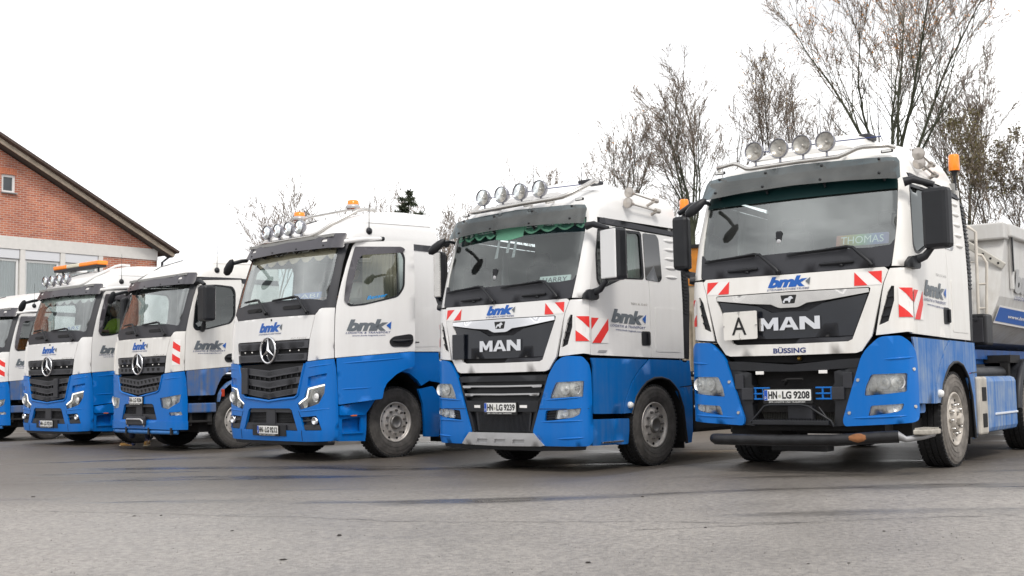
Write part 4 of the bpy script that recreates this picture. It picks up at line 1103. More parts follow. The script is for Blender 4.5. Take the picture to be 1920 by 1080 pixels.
        for k in range(-5, 6):
            x = k * .13; mb.box(P(x, z - h - dv * (1 - abs(x) / a) - .025, -.015), (.016, .02, .04))
        if not last: mb.build('grille_rib', M_GREY, g)
    if holder:
        mb = MB(); mb.box(P(holder, 1.13, .035), (.16 if abs(holder) > .3 else .15, .03, .38), .008); mb.build('folded_sign', M_GREY, t)
    # blue front
    if not quarry:
        hl = [(.875, 1.02), (1.285, 1.075), (1.265, .94), (1.15, .80), (.72, .715), (.665, .80), (.80, .87)]
        fg = [(.735, .615), (1.09, .635), (1.13, .60), (1.215, .435), (.81, .43)]
        op = [(0, .735), (.50, .735), (.545, .71), (.675, .425), (0, .425)]
        full = [(0, .845), (.62, .895), (.68, .925), (.725, 1.05), (.80, 1.30), (.86, 1.378), (1.462, 1.412), (1.50, 1.28), (1.535, .9), (1.545, .29), (.80, .275), (0, .275)]
    else:
        hl = [(.75, .945), (1.38, 1.005), (1.34, .87), (1.02, .745), (.80, .775)]
        fg = [(1.04, .69), (1.385, .705), (1.42, .645), (1.08, .635)]
        op = [(0, .845), (.50, .845), (.55, .82), (.66, .56), (0, .56)]
        full = [(0, .972), (.64, 1.06), (.72, 1.09), (.80, 1.30), (.86, 1.375), (1.462, 1.412), (1.51, 1.25), (1.545, .9), (1.545, .525), (0, .525)]
    mb = MB(); sheet(mb, P, sym(full), [sym(op)] + [[(sg * a, b) for a, b in rnd(h, .02)] for h in (hl, fg) for sg in (1, -1)] + ([[(sg * a, b) for a, b in rnd([(.90, 1.17), (1.32, 1.215), (1.28, 1.10), (.885, 1.04)], .02)] for sg in (1, -1)] if not quarry else []), .018, .04, .075)
    fr = mb.build('front_bumper', M_BLUE, t)
    mb = MB(); sheet(mb, P, sym([(0, .93), (.6, 1.0), (.80, 1.34), (1.45, 1.38), (1.5, .35), (0, .35)]), off=-.045, th=.01, step=.15); mb.build('bumper_back', M_VOID, fr)
    if not quarry:
        for sg in (1, -1):
            mb = MB(); sheet(mb, P, [(sg * a, b) for a, b in [(.88, 1.19), (1.34, 1.235), (1.30, 1.08), (.87, 1.02)]], off=-.012, th=.01, step=.1); mb.build('recess_panel', M_BLUE, fr)
    for sg in (1, -1):
        f = (lambda a: [(sg * x, z) for x, z in a])
        if not quarry: hl_ = [(.95, 1.03), (1.285, 1.075), (1.265, .94), (1.15, .80), (.72, .715), (.665, .80), (.86, .87)]
        h = MB(); sheet(h, P, f(rnd(hl, .02)), off=-.025, th=.01, step=.1); ho = h.build('headlight', mat('headlight_shell', (.30, .30, .31), .3, .3) if not quarry else M_LAMPW, t)
        q = MB(); 
        if not quarry:
            c = P(sg * 1.08, .90, -.0); q.lathe([(.03, 0), (.02, .04), (-.01, .075), (-.014, .08)], 20, 'Y', c=c); q.lathe([(-.012, 0), (-.02, .035), (-.0, .05)], 12, 'Y', c=c)
            q.build('reflector', M_BOWL, ho); q = MB(); c = P(sg * .84, .79, -.0); q.lathe([(.02, 0), (.0, .04), (-.01, .055)], 14, 'Y', c=c)
        else:
            for cx, cz, r in ((1.22, .92, .07), (1.02, .88, .075)):
                if q.v: q.build('reflector', M_BOWL, ho); q = MB()
                c = P(sg * cx, cz, -.0); q.lathe([(.03, 0), (.02, r * .6), (-.01, r), (-.014, r * 1.05)], 18, 'Y', c=c)
        q.build('reflector', M_BOWL, ho)
        if not quarry:
            q = MB(); pts = [(1.265, 1.055), (.90, 1.005), (.865, .885), (.74, .825), (.70, .80)]
            q.tube([P(sg * a, b, .006) for a, b in pts], .011, 6); q.build('running_light', M_DRL, ho)
        g_ = MB(); sheet(g_, P, f(rnd(hl, .02)), off=.012, th=0, step=.1); g_.build('lens', M_LENS, ho)
        h = MB(); sheet(h, P, f(rnd(fg, .02)), off=-.02, th=.01, step=.1); fo = h.build('fog_lamp_bay', M_BLACK if not quarry else M_LAMPW, t)
        if not quarry:
            q = MB(); c = P(sg * 1.05, .565, .01); q.lathe([(.03, 0), (.0, .035), (-.02, .045), (-.02, .052), (.03, .052)], 16, 'Y', c=c); q.build('fog_lamp', M_CHROME, fo)
            q = MB(); q.tube([P(sg * .78, .56, .0), P(sg * 1.0, .565, .0)], .012, 6); sheet(q, P, f([(.81, .44), (1.205, .44), (1.16, .51), (.79, .51)]), off=.005, th=.02, step=.12); q.build('bay_insert', M_GREY, fo)
        else:
            g_ = MB(); sheet(g_, P, f(rnd(fg, .02)), off=.012, th=0, step=.1); g_.build('lens', M_LENS, fo)
    vp = [(.83, 1.36), (.80, 1.28), (.725, 1.05), (.685, .93), (.62, .89), (.3, .868), (0, .84), (-.3, .868), (-.62, .89), (-.685, .93), (-.725, 1.05), (-.80, 1.28), (-.83, 1.36)] if not quarry else [(.83, 1.36), (.79, 1.25), (.73, 1.09), (.64, 1.055), (.3, 1.01), (0, .965), (-.3, 1.01), (-.64, 1.055), (-.73, 1.09), (-.79, 1.25), (-.83, 1.36)]
    mb = MB(); mb.tube([P(a, b - .006, .016) for a, b in vp], .020, 8, cap=False)
    for sg in (1, -1):
        for z_, a_, b_ in ((.69, .66, 1.44), (1.30, .86, 1.46)) if not quarry else ((1.27, .80, 1.48),): mb.tube([P(sg * (a_ + (b_ - a_) * k / 8), z_ + .045 * k / 8, .013) for k in range(9)], [.002, .010, .012, .012, .012, .012, .010, .008, .002], 8, cap=False)
    mb.build('bumper_crease', M_BLUE, fr)
    # central opening
    z0, z1 = (.425, .735) if not quarry else (.56, .845)
    mb = MB(); sheet(mb, P, sym([(0, z1 + .02), (.55, z1 + .02), (.70, z0 - .02), (0, z0 - .02)]), off=-.06, th=.02, step=.2); oo = mb.build('air_opening', M_BLACK, t)
    mb = MB(); sheet(mb, P, sym([(0, z1 - .0), (.50, z1), (.52, z1 - .06), (0, z1 - .055)]), off=-.0, th=.03, step=.2); sheet(mb, P, sym([(0, z0 + .10), (.60, z0 + .10), (.665, z0 + .005), (0, z0 + .005)]), off=.0, th=.03, step=.2); mb.box(P(.03, (z0 + z1) / 2, -.01), (.22, .03, .26))
    mb.build('opening_frame', M_GREY, oo)
    mb = MB()
    for k in range(6): mb.tube([P(-.5, z0 + .12 + k * .022, -.035), P(.5, z0 + .12 + k * .022, -.035)], .004, 4)
    mb.build('opening_slat', M_BLACK, oo)
    if quarry:
        mb = MB(); sheet(mb, P, sym([(0, .55), (1.545, .53), (1.545, .385), (.0, .40)]), off=.035, th=.05, step=.12); mb.build('steel_bumper', M_BLUE, t)
        mb = MB(); mb.tube([P(x, .345, -.01) for x in (-1.3, -1.1, -.9, -.5, 0, .5, .9, 1.1, 1.3)], .042, 10); mb.build('underrun_tube', mat('blue_tube', (.03, .19, .52), .35, coat=.3, var=.2), t)
        mb = MB()
        for x in (-.42, .42, 1.15): mb.box(P(x, .36, .03), (.05, .04, .12))
        mb.build('tube_clamp', M_BLACK, t)
        mb = MB(); mb.tube([P(-.30, .44, .05), P(-.30, .54, .09), P(-.25, .57, .10), P(.25, .57, .10), P(.30, .54, .09), P(.30, .44, .05)], .017, 8); mb.build('step_bar', M_SILVER, t)
        mb = MB(); mb.box(P(0, .54, .05), (.7, .06, .16), .02); mb.build('step_plate', M_GREY, t)
        put_plate(t, P, -.05, .855, plate, .05)
    else:
        mb = MB(); sheet(mb, P, sym([(0, .50), (.42, .50), (.42, .345), (0, .345)]), off=.028, th=.03, step=.3); mb.build('plate_carrier', M_BLACK, t)
        put_plate(t, P, 0, .375, plate, .045)
        mb = MB()
        for sg in (1, -1): mb.tube([P(sg * .76, z, .019) for z in (.29, .36, .43)], .004, 4, cap=False); mb.tube([P(sg * x, z, .019) for x, z in ((.70, .70), (.74, .62))], .004, 4, cap=False)
        mb.build('seam', M_VOID, t)
        mb = MB(); sheet(mb, P, sym([(0, .27), (1.50, .27), (1.48, .23), (0, .22)]), off=-.02, th=.03, step=.2); mb.build('bumper_lip', M_BLACK, t)
    # doors
    win = rnd(S([(.52, 2.955), (.455, 2.62), (.405, 2.20), (.46, 2.135), (.67, 2.155), (1.18, 2.28), (1.275, 2.42), (1.295, 2.86), (1.24, 2.965), (.9, 2.985)]), .06)
    dr = rnd(S([(.235, 2.14), (.255, 2.30), (.335, 2.75), (.41, 2.99), (.47, 3.04), (1.0, 3.075), (1.43, 3.10), (1.42, 1.515), (.235, 1.425)]), .02)
    flap = [(.27, 1.42), (.30, .78), (.93, .85), (.955, .98), (1.0, 1.07), (1.14, 1.19), (1.26, 1.25), (1.41, 1.305), (1.412, 1.505)] if not quarry else [(.28, 1.42), (.31, .98), (.84, .985), (.90, 1.15), (.99, 1.31), (1.15, 1.42), (1.30, 1.48), (1.30, 1.495)]
    for sg in (1, -1):
        f = (lambda a: [(sg * x, z) for x, z in a])
        H = Vector((sg * 1.225, .235, 0))
        ang = radians(22) if (opened and sg > 0) else 0
        ORG[0] = H
        mb = MB(); sheet(mb, P, f(dr), [f(win)], 0, .035, .12); d = mb.build('door', wm, t); d.location = H; d.rotation_euler = (0, 0, -ang)
        mb = MB(); sheet(mb, P, f(win), off=-.014, th=0, step=.2); mb.build('door_window', M_SIDEGLASS, d)
        cx = sum(p[0] for p in win) / len(win); cz = sum(p[1] for p in win) / len(win)
        mb = MB(); sheet(mb, P, f(win), [f([(cx + (x - cx) * .94, cz + (z - cz) * .935) for x, z in win])], .004, .012, .12); mb.build('window_seal', M_BLACK, d)
        if not mirror:
            wd = rnd(S([(.50, 2.98), (.43, 2.62), (.385, 2.22), (.44, 2.16), (.52, 2.5), (.60, 2.80), (.66, 2.865), (1.25, 2.915), (1.30, 2.96), (1.24, 3.0)]), .03)
            mb = MB(); sheet(mb, P, f(wd), off=.022, th=.006, step=.15); mb.build('wind_deflector', mat('smoked_deflector', (.06, .055, .065), .2, coat=.6), d)
        mb = MB(); sheet(mb, P, f(rnd(S([(1.03, 1.655), (1.07, 1.575), (1.33, 1.575), (1.395, 1.64), (1.385, 1.735), (1.34, 1.755), (1.10, 1.72)]), .04)), off=.012, th=.02, step=.08)
        mb.tube([P(sg * (sh.W0 + 1.08), 1.66, .03), P(sg * (sh.W0 + 1.2), 1.655, .035), P(sg * (sh.W0 + 1.36), 1.67, .03)], [.016, .024, .016], 8); mb.build('door_handle', M_BLACK, d)
        mb = MB(); sheet(mb, P, f(rnd(S(flap), .02)), off=.004, th=.03, step=.12); fl = mb.build('door_skirt', bl, d)
        mb = MB()
        for za, zb_ in ((1.345, 1.42), (.99, 1.01)):
            mb.tube([P(sg * (sh.W0 + .32 + k * (.125 if za > 1.2 else .06)), za + (zb_ - za) * k / 8, .0) for k in range(9)], [.002, .010, .013, .013, .013, .013, .012, .009, .002], 8, cap=False)
        if not quarry: mb.build('skirt_crease', bl, fl)
        if sg > 0:
            u = (lambda y: sh.W0 + y)
            org = H
            bmk(d, P, u(.42), u(1.07), 1.79, 1.955, M_TXTGREY, M_TXTBLUE, 'LOGISTIK & TRANSPORT', 'www.bmk-logistik.com', 'side_logo', .006, .01, (1.755, 1.782, 1.715, 1.74))
        if opened and sg > 0:
            mb = MB(); sheet(mb, P, f(dr), [f([(cx + (x - cx) * 1.05, cz + (z - cz) * 1.05) for x, z in win])], -.04, .04, .2); mb.build('door_lining', M_GREY, d)
            mb = MB(); letter(mb, P, 'Besser', u(.72), u(1.02), 2.235, 2.285, -.004, .02, .3, dv=.05); mb.build('window_sticker', mat('sticker_blue', (.01, .30, .75), .4), d)
        ORG[0] = Vector((0, 0, 0))
        # cab side behind the door
        mb = MB(); sheet(mb, P, f(S([(1.435, 1.52), (1.442, 3.045), (2.25, 3.04), (2.25, 1.525)])), off=0, th=.03, step=.15); cs_ = mb.build('cab_side', wm, t)
        mb = MB(); sheet(mb, P, f(rnd(S([(1.60, 2.17), (2.14, 2.18), (2.16, 1.60), (1.60, 1.585)]), .03)), off=.004, th=.01, step=.2); lk = mb.build('locker_lid', wm, t)
        mb = MB(); mb.tube([P(sg * (sh.W0 + 1.66), 1.66, .006), P(sg * (sh.W0 + 1.78), 1.66, .006)], .008, 6); mb.build('lid_slot', M_BLACK, lk)
        mb = MB(); sheet(mb, P, f(S([(.44, 3.07), (1.0, 3.10), (1.44, 3.125), (2.20, 3.12), (2.24, 3.02), (1.44, 3.03), (1.44, 3.115), (1.0, 3.088), (.47, 3.052)])) if False else f(S([(1.445, 3.03), (2.24, 3.02), (2.22, 3.115), (1.445, 3.118)])), off=.01, th=.03, step=.15)
        sheet(mb, P, f(S([(.42, 3.03), (.50, 3.058), (1.44, 3.105), (1.44, 3.125), (.9, 3.12), (.40, 3.10)])), off=.008, th=.03, step=.12)
        mb.build('drip_rail', M_GREY, t)
        mb = MB(); sheet(mb, P, f(S([(1.43, 1.512), (2.18, 1.515), (2.21, 1.06), (2.02, 1.085), (1.80, 1.265), (1.62, 1.305), (1.42, 1.30)])), off=-.012, th=.03, step=.12); mb.build('rear_skirt', bl, t)
        # fender lip
        arc = [(.935, .86), (.96, .98), (1.02, 1.08), (1.14, 1.17), (1.30, 1.22), (1.44, 1.23), (1.58, 1.20), (1.72, 1.11), (1.80, 1.02)]
        outer = [(1.97, 1.10), (1.82, 1.25), (1.64, 1.30), (1.44, 1.315), (1.26, 1.262), (1.12, 1.20), (1.0, 1.09), (.945, .99)]
        mb = MB(); sheet(mb, P, f(S(arc + outer)), off=.025, th=.10, step=.1); mb.build('fender', bl if not quarry else M_BLUE_FADED, t)
        mb = MB(); arc2 = [(.92, .70)] + arc + [(1.86, .85), (1.90, .3)]
        mb.add([(sg * x, y, z) for y, z in arc2 for x in (1.21, .78)], [(2 * i, 2 * i + 1, 2 * i + 3, 2 * i + 2) for i in range(len(arc2) - 1)], True); mb.build('wheel_housing', M_CHASSIS, t)
        mb = MB(); sheet(mb, P, f(rnd(S([(1.77, .97), (2.05, 1.01), (2.20, .87), (2.19, .26), (1.90, .27), (1.86, .75)]), .02)), off=-.01, th=.04, step=.2); mb.build('rear_fender', bl, t)
        if not quarry:
            mb = MB(); pts = [(.305, .76), (.93, .835), (.75, .625), (.31, .635)]
            sheet(mb, P, f(S(pts)), off=.035, th=.07, step=.12); mb.build('step_ledge', bl, t)
            mb = MB(); sheet(mb, P, f(S([(.315, .63), (.80, .66), (.79, .26), (.315, .28)])), [f(S([(.37, .58), (.70, .60), (.70, .40), (.37, .39)]))], .0, .04, .12); sheet(mb, P, f(S([(.34, .61), (.76, .63), (.76, .38), (.34, .37)])), off=-.10, th=.01, step=.3)
            mb.box((sg * 1.19, .55, .385), (.12, .36, .02)); mb.build('step_box', bl, t)
            mb = MB(); mb.box((sg * 1.255, .56, .63), (.03, .10, .03), .01); mb.build('step_lamp', M_ORANGE, t)
            mb = MB(); mb.box((sg * 1.265, .93, .93), (.03, .06, .10), .015); mb.build('side_indicator', M_ORANGE, t)
        else:
            mb = MB(); mb.box((sg * 1.12, .60, .76), (.24, .56, .17), .02); mb.build('step_ledge', bl, t)
            mb = MB(); mb.box((sg * 1.08, .56, .52), (.26, .50, .04), .01); mb.box((sg * 1.15, .40, .60), (.06, .05, .30)); mb.box((sg * 1.15, .78, .58), (.08, .10, .26), .02); mb.box((sg * 1.02, .58, .62), (.05, .5, .22)); mb.build('open_step', M_CHASSIS, t)
            mb = MB(); mb.box((sg * 1.255, 1.0, 1.02), (.04, .06, .14), .015); mb.build('side_indicator', mat('red_lens', (.45, .05, .02), .3), t)
            q = S([]); mb = MB(); a, b = 1.11, 1.345
            flat(mb, P, f([(a, 1.52), (b, 1.52), (b, 1.98), (a, 1.98)]), .004, 0, .1)
            for zz in (1.58, 1.80):
                flat(mb, P, f([(a, zz + .03), (b, zz - .06), (b, zz + .05), (a, zz + .14)] if False else [(b, zz - .05), (b, zz + .06), (a, zz + .15), (a, zz + .03)]), .006, 1, .1)
            mb.build('warning_marking', [M_DECALW, M_RED], t)
    mb = MB(); loft_shell(mb, sh, 3.115, 3.665, 16, 2.25); mb.build('roof', wm, t)
    mb = MB(); mb.box((0, 2.23, 2.3), (2.36, .04, 1.6)); mb.build('rear_wall', wm, t)
    mb = MB()
    for sg in (1, -1): mb.tube([P(sg * x, 3.37 + .012 * k, .004) for k, x in enumerate((1.9, 2.2, 2.6, 3.0, 3.4))], .008, 6, cap=False)
    mb.build('roof_crease', wm, t)
    # visor
    mb = MB(); vis = sym([(0, 2.995), (.5, 2.985), (1.30, 2.97), (1.49, 2.97), (1.54, 3.02), (1.55, 3.15), (1.50, 3.185), (1.1, 3.19), (.80, 3.185), (.70, 3.15), (.62, 3.125), (0, 3.145)])
    holes = [[(sg * a, b) for a, b in rnd([(.83, 3.12), (.95, 3.12), (.97, 3.075), (.82, 3.075)], .02)] for sg in (1, -1)]
    sheet(mb, P, vis, holes, .10, .02, .08); vo = mb.build('sun_visor', M_VISORG, t)
    mb = MB()
    for h in holes: sheet(mb, P, h, off=.085, th=.01, step=.2)
    mb.build('marker_lens', M_DECALW, vo)
    for x in (-1.0, -.6, -.2, .25, .65, 1.05):
        mb = MB(); mb.tube([P(x, 3.0, .09), P(x, 2.96, .03), P(x, 3.02, .0)], .014, 6); mb.build('visor_bracket', M_BLACK, vo)
    for x in (-.9, -.3, .3, .9):
        mb = MB(); mb.lathe([(-.006, 0), (-.004, .014), (.004, .015)], 8, 'Y', c=P(x, 3.02, .104)); mb.build('bolt', M_BLACK, vo)
    # mirrors
    mb = MB(); T = Matrix.Translation((-1.02, -.02, 2.85)) @ Matrix.Rotation(radians(-50), 4, 'Y')
    mb.tube([T @ Vector((q, 0, 0)) for q in (-.15, -.12, -.05, .04, .11, .14)], [.01, .05, .068, .06, .04, .01], 12); mb.tube([(-.95, 0, 2.90), (-1.0, .18, 2.95), (-1.05, .3, 2.97)], .03, 8)
    mb.build('front_mirror', M_BLACK, t)
    if mirror:
        mirror_big(t, 1.36, .50, 2.29, 2.92, .33, .22, 1, None); mirror_big(t, 1.25, .40, 2.25, 2.88, .15, .16, -1, None)
        for sg in (1, -1):
            mb = MB(); mb.tube([(sg * 1.20, .50, 3.0), (sg * 1.30, .5, 3.02), (sg * 1.46, .5, 2.95)], [.05, .045, .03], 8); mb.build('mirror_arm', M_BLACK, t); mb = MB(); mb.tube([(sg * 1.20, .60, 2.16), (sg * 1.32, .56, 2.18), (sg * 1.42, .52, 2.30)], [.06, .045, .03], 8); mb.build('mirror_arm', M_BLACK, t)
    else:
        for sg in (1,):
            mb = MB(); mb.tube([(sg * 1.25, .42, 3.05), (sg * 1.33, .48, 3.06), (sg * 1.36, .65, 3.09), (sg * 1.36, .98, 3.12)], [.03, .035, .035, .028], 8); co = mb.build('camera_arm', wm, t)
            mb = MB(); mb.tube([(sg * 1.36, .98, 3.12), (sg * 1.36, 1.03, 3.125)], [.032, .03], 8); mb.build('camera', M_BLACK, co)
    # antennas
    antenna(t, tuple(P(sh.W0 + .93, 3.25, .01)), .55, .055, .0)
    mb = MB(); mb.tube([P(-1.0, 3.2, 0.02), (-.6, .75, 3.44), (-.2, 1.0, 3.55)], .008, 5); mb.build('roof_cable', M_BLACK, t)
    if lamps:
        xs = (-.554, -.30, -.013, .268) if not lightbar else (-.813, -.523, -.238, .043)
        xs = (-.57, -.29, -.01, .27) if not lightbar else (-.80, -.52, -.24, .04)
        for x in xs: round_lamp(t, (x, .34, 3.355), .105, yaw=0)
        mb = MB(); br = [(-.80, .42, 3.20), (-.80, .40, 3.20), (-.4, .37, 3.20), (.35, .38, 3.20), (.46, .41, 3.205), (.56, .47, 3.25), (.66, .60, 3.36), (.76, .80, 3.48), (.82, .98, 3.585), (.84, 1.1, 3.62), (.84, 1.3, 3.62)]
        mb.tube(br, .026, 8); mb.tube([(-.80, .42, 3.20), (-.84, .6, 3.36), (-.84, .98, 3.58), (-.84, 1.3, 3.62)], .026, 8)
        if beacons: mb.tube([(-.84, 1.1, 3.62), (-.5, 1.12, 3.66), (.5, 1.12, 3.66), (.84, 1.1, 3.62)], .02, 8)
        mb.build('lamp_bar', M_STEEL if not lightbar else wm, t)
        for x in xs:
            mb = MB(); mb.box((x, .40, 3.235), (.10, .03, .05), .006); mb.build('lamp_foot', M_STEEL, t)
    if beacons:
        for x, y, z in ((-.83, 1.12, 3.64), (.50, 1.15, 3.67)):
            mb = MB(); mb.lathe([(z, .10), (z + .02, .11), (z + .045, .105), (z + .06, .085)], 18, 'Z', c=(x, y, 0)); mb.tube([(x, y, z), (x, y, z - .06)], .02, 6); bo = mb.build('beacon', M_SILVER, t)
            mb = MB(); mb.lathe([(z + .06, .085), (z + .12, .082), (z + .125, .07), (z + .125, 0)], 18, 'Z', c=(x, y, 0)); mb.build('beacon_lens', M_AMBER, bo)
    if lightbar:
        mb = MB(); mb.box((-.50, .95, 3.635), (1.75, .22, .05), .01); mb.tube([(-1.2, .95, 3.62), (-1.15, .95, 3.45)], .02, 6); mb.tube([(.25, .95, 3.62), (.25, .95, 3.50)], .02, 6); lb = mb.build('light_bar', M_GREY, t)
        for a, b, m in ((-1.40, -.86, M_AMBER), (-.855, -.35, mat('light_bar_clear', (.70, .66, .52), .25, coat=.5)), (-.345, .42, M_AMBER)):
            mb = MB(); mb.box(((a + b) / 2, .95, 3.70), (b - a, .24, .085), .025); mb.build('light_bar_lens', m, lb)
    # front logo
    bmk(t, P, -.30, .28, 1.825, 1.965, M_TXTBLUE, M_TXTGREY, 'STEINBRUCHBETRIEBE', name='front_logo', off=.008, subv=(1.79, 1.81))
    mb = MB(); letter(mb, P, 'ACTROS' if not quarry else 'AROCS', .48, .85, 1.705, 1.73, .008, .0, .4, 1.1); mb.build('type_badge', M_STEEL, t)
    mb = MB(); mb.lathe([(0, .018), (-.01, .014), (-.012, 0)], 8, 'Y', c=P(0, 2.0, .006)); mb.build('nozzle', M_BLACK, t)
    # curtain
    if curtain:
        scallops(t, P, 2.89, 3.05, -1.15, 1.2, 8, curtain, .075, -.018)
    for x in ((1.10,) if opened else ()): folds(t, x, .85, x * .98, 1.5, 2.2, 3.0, mat('beige_curtain', (.42, .36, .28), .9))
    interior(t, sh, 2.3)
    chassis(t, .5, .4, 6.2)
    for sg in (1, -1):
        wheel(t, 'actros', 1.215, 1.36, zw, sg)
        wheel(t, 'rear', 1.235, 5.0 if not quarry else 4.6, zw, sg)
    return t, sh, P
# ------------------------------------------------------------------ where the trucks stand
SPOT = {5: (2.904, 12.121, -.646, .0964, .0744), 4: (-.159, 14.339, -.720, -.016, -.016), 3: (-3.517, 16.642, -.777, .014, .014),
        2: (-6.854, 21.146, -.781, -.0606, -.0606), 1: (-9.357, 23.249, -.701, -.034, -.034), 0: (-13.13, 28.0, -.62, -.14, -.14)}
def ground_z(x, y):
    """the yard is not level: it dips and rises a few centimetres between the trucks"""
    num, den = 0.0, .0008
    for X, Y, a, zt, zg in SPOT.values():
        dx, dy = x - X, y - Y
        lx, ly = dx * cos(a) + dy * sin(a), -dx * sin(a) + dy * cos(a)
        ex = max(abs(lx) - 1.3, 0); ey = max(-ly, ly - 8.0, 0)
        w = 1 / (ex * ex + ey * ey + .02) ** 2
        num += w * zg; den += w
    return num / den

# ------------------------------------------------------------------ ground
def asphalt():
    m, nt, b = nodes_of('wet_asphalt'); N, L = nt.nodes, nt.links
    t = N.new('ShaderNodeTexCoord')
    def noise(sc, det, rough=.6, mapsc=None):
        n = N.new('ShaderNodeTexNoise'); n.inputs['Scale'].default_value = sc; n.inputs['Detail'].default_value = det; n.inputs['Roughness'].default_value = rough
        if mapsc:
            q = N.new('ShaderNodeMapping'); q.inputs['Scale'].default_value = mapsc; q.inputs['Rotation'].default_value = (0, 0, .06); L.new(t.outputs['Object'], q.inputs[0]); L.new(q.outputs[0], n.inputs['Vector'])
        else: L.new(t.outputs['Object'], n.inputs['Vector'])
        return n
    def rng(src, a, b_, c, d):
        r = N.new('ShaderNodeMapRange'); r.inputs['From Min'].default_value = a; r.inputs['From Max'].default_value = b_; r.inputs['To Min'].default_value = c; r.inputs['To Max'].default_value = d
        L.new(src, r.inputs[0]); return r.outputs[0]
    big = noise(.35, 6, .6); mid = noise(22, 5, .75); streak = noise(1.0, 7, .62, (.16, .9, 1)); fine = noise(160, 3, .7); vo = N.new('ShaderNodeTexVoronoi'); vo.inputs['Scale'].default_value = 90
    L.new(t.outputs['Object'], vo.inputs['Vector'])
    sep = N.new('ShaderNodeSeparateXYZ'); L.new(t.outputs['Object'], sep.inputs[0])
    wz = N.new('ShaderNodeMath'); wz.operation = 'MULTIPLY'; L.new(rng(streak.outputs[0], .545, .63, 0, 1), wz.inputs[0]); L.new(rng(sep.outputs['Y'], 7.6, 9.2, .0, 1), wz.inputs[1]); wet = wz.outputs[0]
    # far zone: tan muddy ground, with under-truck shade darkened into its colour
    base = N.new('ShaderNodeMixRGB'); base.inputs[1].default_value = (.192, .175, .159, 1); base.inputs[2].default_value = (.275, .253, .231, 1)
    L.new(rng(big.outputs[0], .35, .65, 0, 1), base.inputs[0])
    # tan muddy damp tracked in by wheels, colour darkened for shade under the trucks
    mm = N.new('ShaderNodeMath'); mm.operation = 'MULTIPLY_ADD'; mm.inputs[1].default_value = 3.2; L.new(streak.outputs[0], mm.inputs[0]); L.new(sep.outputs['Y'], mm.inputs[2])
    mud_shade = N.new('ShaderNodeMixRGB'); mud_shade.inputs[2].default_value = (.062, .049, .037, 1); L.new(base.outputs[0], mud_shade.inputs[1]); L.new(rng(mm.outputs[0], 11.0, 14.8, 0, .85), mud_shade.inputs[0])
    agg = N.new('ShaderNodeMixRGB'); agg.blend_type = 'MULTIPLY'; agg.inputs[0].default_value = 1
    L.new(mud_shade.outputs[0], agg.inputs[1])
    g = N.new('ShaderNodeCombineColor'); ad = N.new('ShaderNodeMath'); ad.operation = 'ADD'; L.new(fine.outputs[0], ad.inputs[0]); L.new(mid.outputs[0], ad.inputs[1]); v = rng(ad.outputs[0], .78, 1.22, .45, 1.6)
    for i in range(3): L.new(v, g.inputs[i])
    L.new(g.outputs[0], agg.inputs[2])
    dark = N.new('ShaderNodeMixRGB'); dark.inputs[2].default_value = (.030, .028, .027, 1); L.new(agg.outputs[0], dark.inputs[1])
    wm = N.new('ShaderNodeMath'); wm.operation = 'MULTIPLY'; wm.inputs[1].default_value = .6; L.new(wet, wm.inputs[0]); L.new(wm.outputs[0], dark.inputs[0])
    L.new(dark.outputs[0], b.inputs['Base Color'])
    rr = N.new('ShaderNodeMixRGB'); rr.inputs[2].default_value = (.25, .25, .25, 1); L.new(wet, rr.inputs[0])
    r0 = N.new('ShaderNodeCombineColor'); rv = rng(big.outputs[0], .35, .65, .40, .56)
    for i in range(3): L.new(rv, r0.inputs[i])
    L.new(r0.outputs[0], rr.inputs[1]); L.new(rr.outputs[0], b.inputs['Roughness'])
    b.inputs['Specular IOR Level'].default_value = .85
    bp = N.new('ShaderNodeBump'); bp.inputs['Distance'].default_value = .006
    st = rng(wet, 0, 1, .55, .12); L.new(st, bp.inputs['Strength'])
    hgt = N.new('ShaderNodeMath'); hgt.operation = 'ADD'; L.new(fine.outputs[0], hgt.inputs[0]); L.new(vo.outputs['Distance'], hgt.inputs[1])
    L.new(hgt.outputs[0], bp.inputs['Height']); L.new(bp.outputs[0], b.inputs['Normal'])
    return m
def axis(a, b, lo, hi, fine, grow):
    out = [lo]
    x = lo
    while x < hi: x += fine; out.append(x)
    s = fine; x = hi
    while x < b: s *= grow; x += s; out.append(x)
    s = fine; x = lo
    while x > a: s *= grow; x -= s; out.insert(0, x)
    return out
xs = axis(-600, 600, -24, 18, .6, 1.35); ys = axis(-600, 900, -4, 40, .6, 1.35)
vs = [(x, y, ground_z(x, y) if abs(x) < 60 and -20 < y < 80 else 0.0) for y in ys for x in xs]; n = len(xs)
mb = MB(); mb.add(vs, [(j * n + i, j * n + i + 1, (j + 1) * n + i + 1, (j + 1) * n + i) for j in range(len(ys) - 1) for i in range(n - 1)], True)
mb.build('ground', asphalt(), kind='structure')

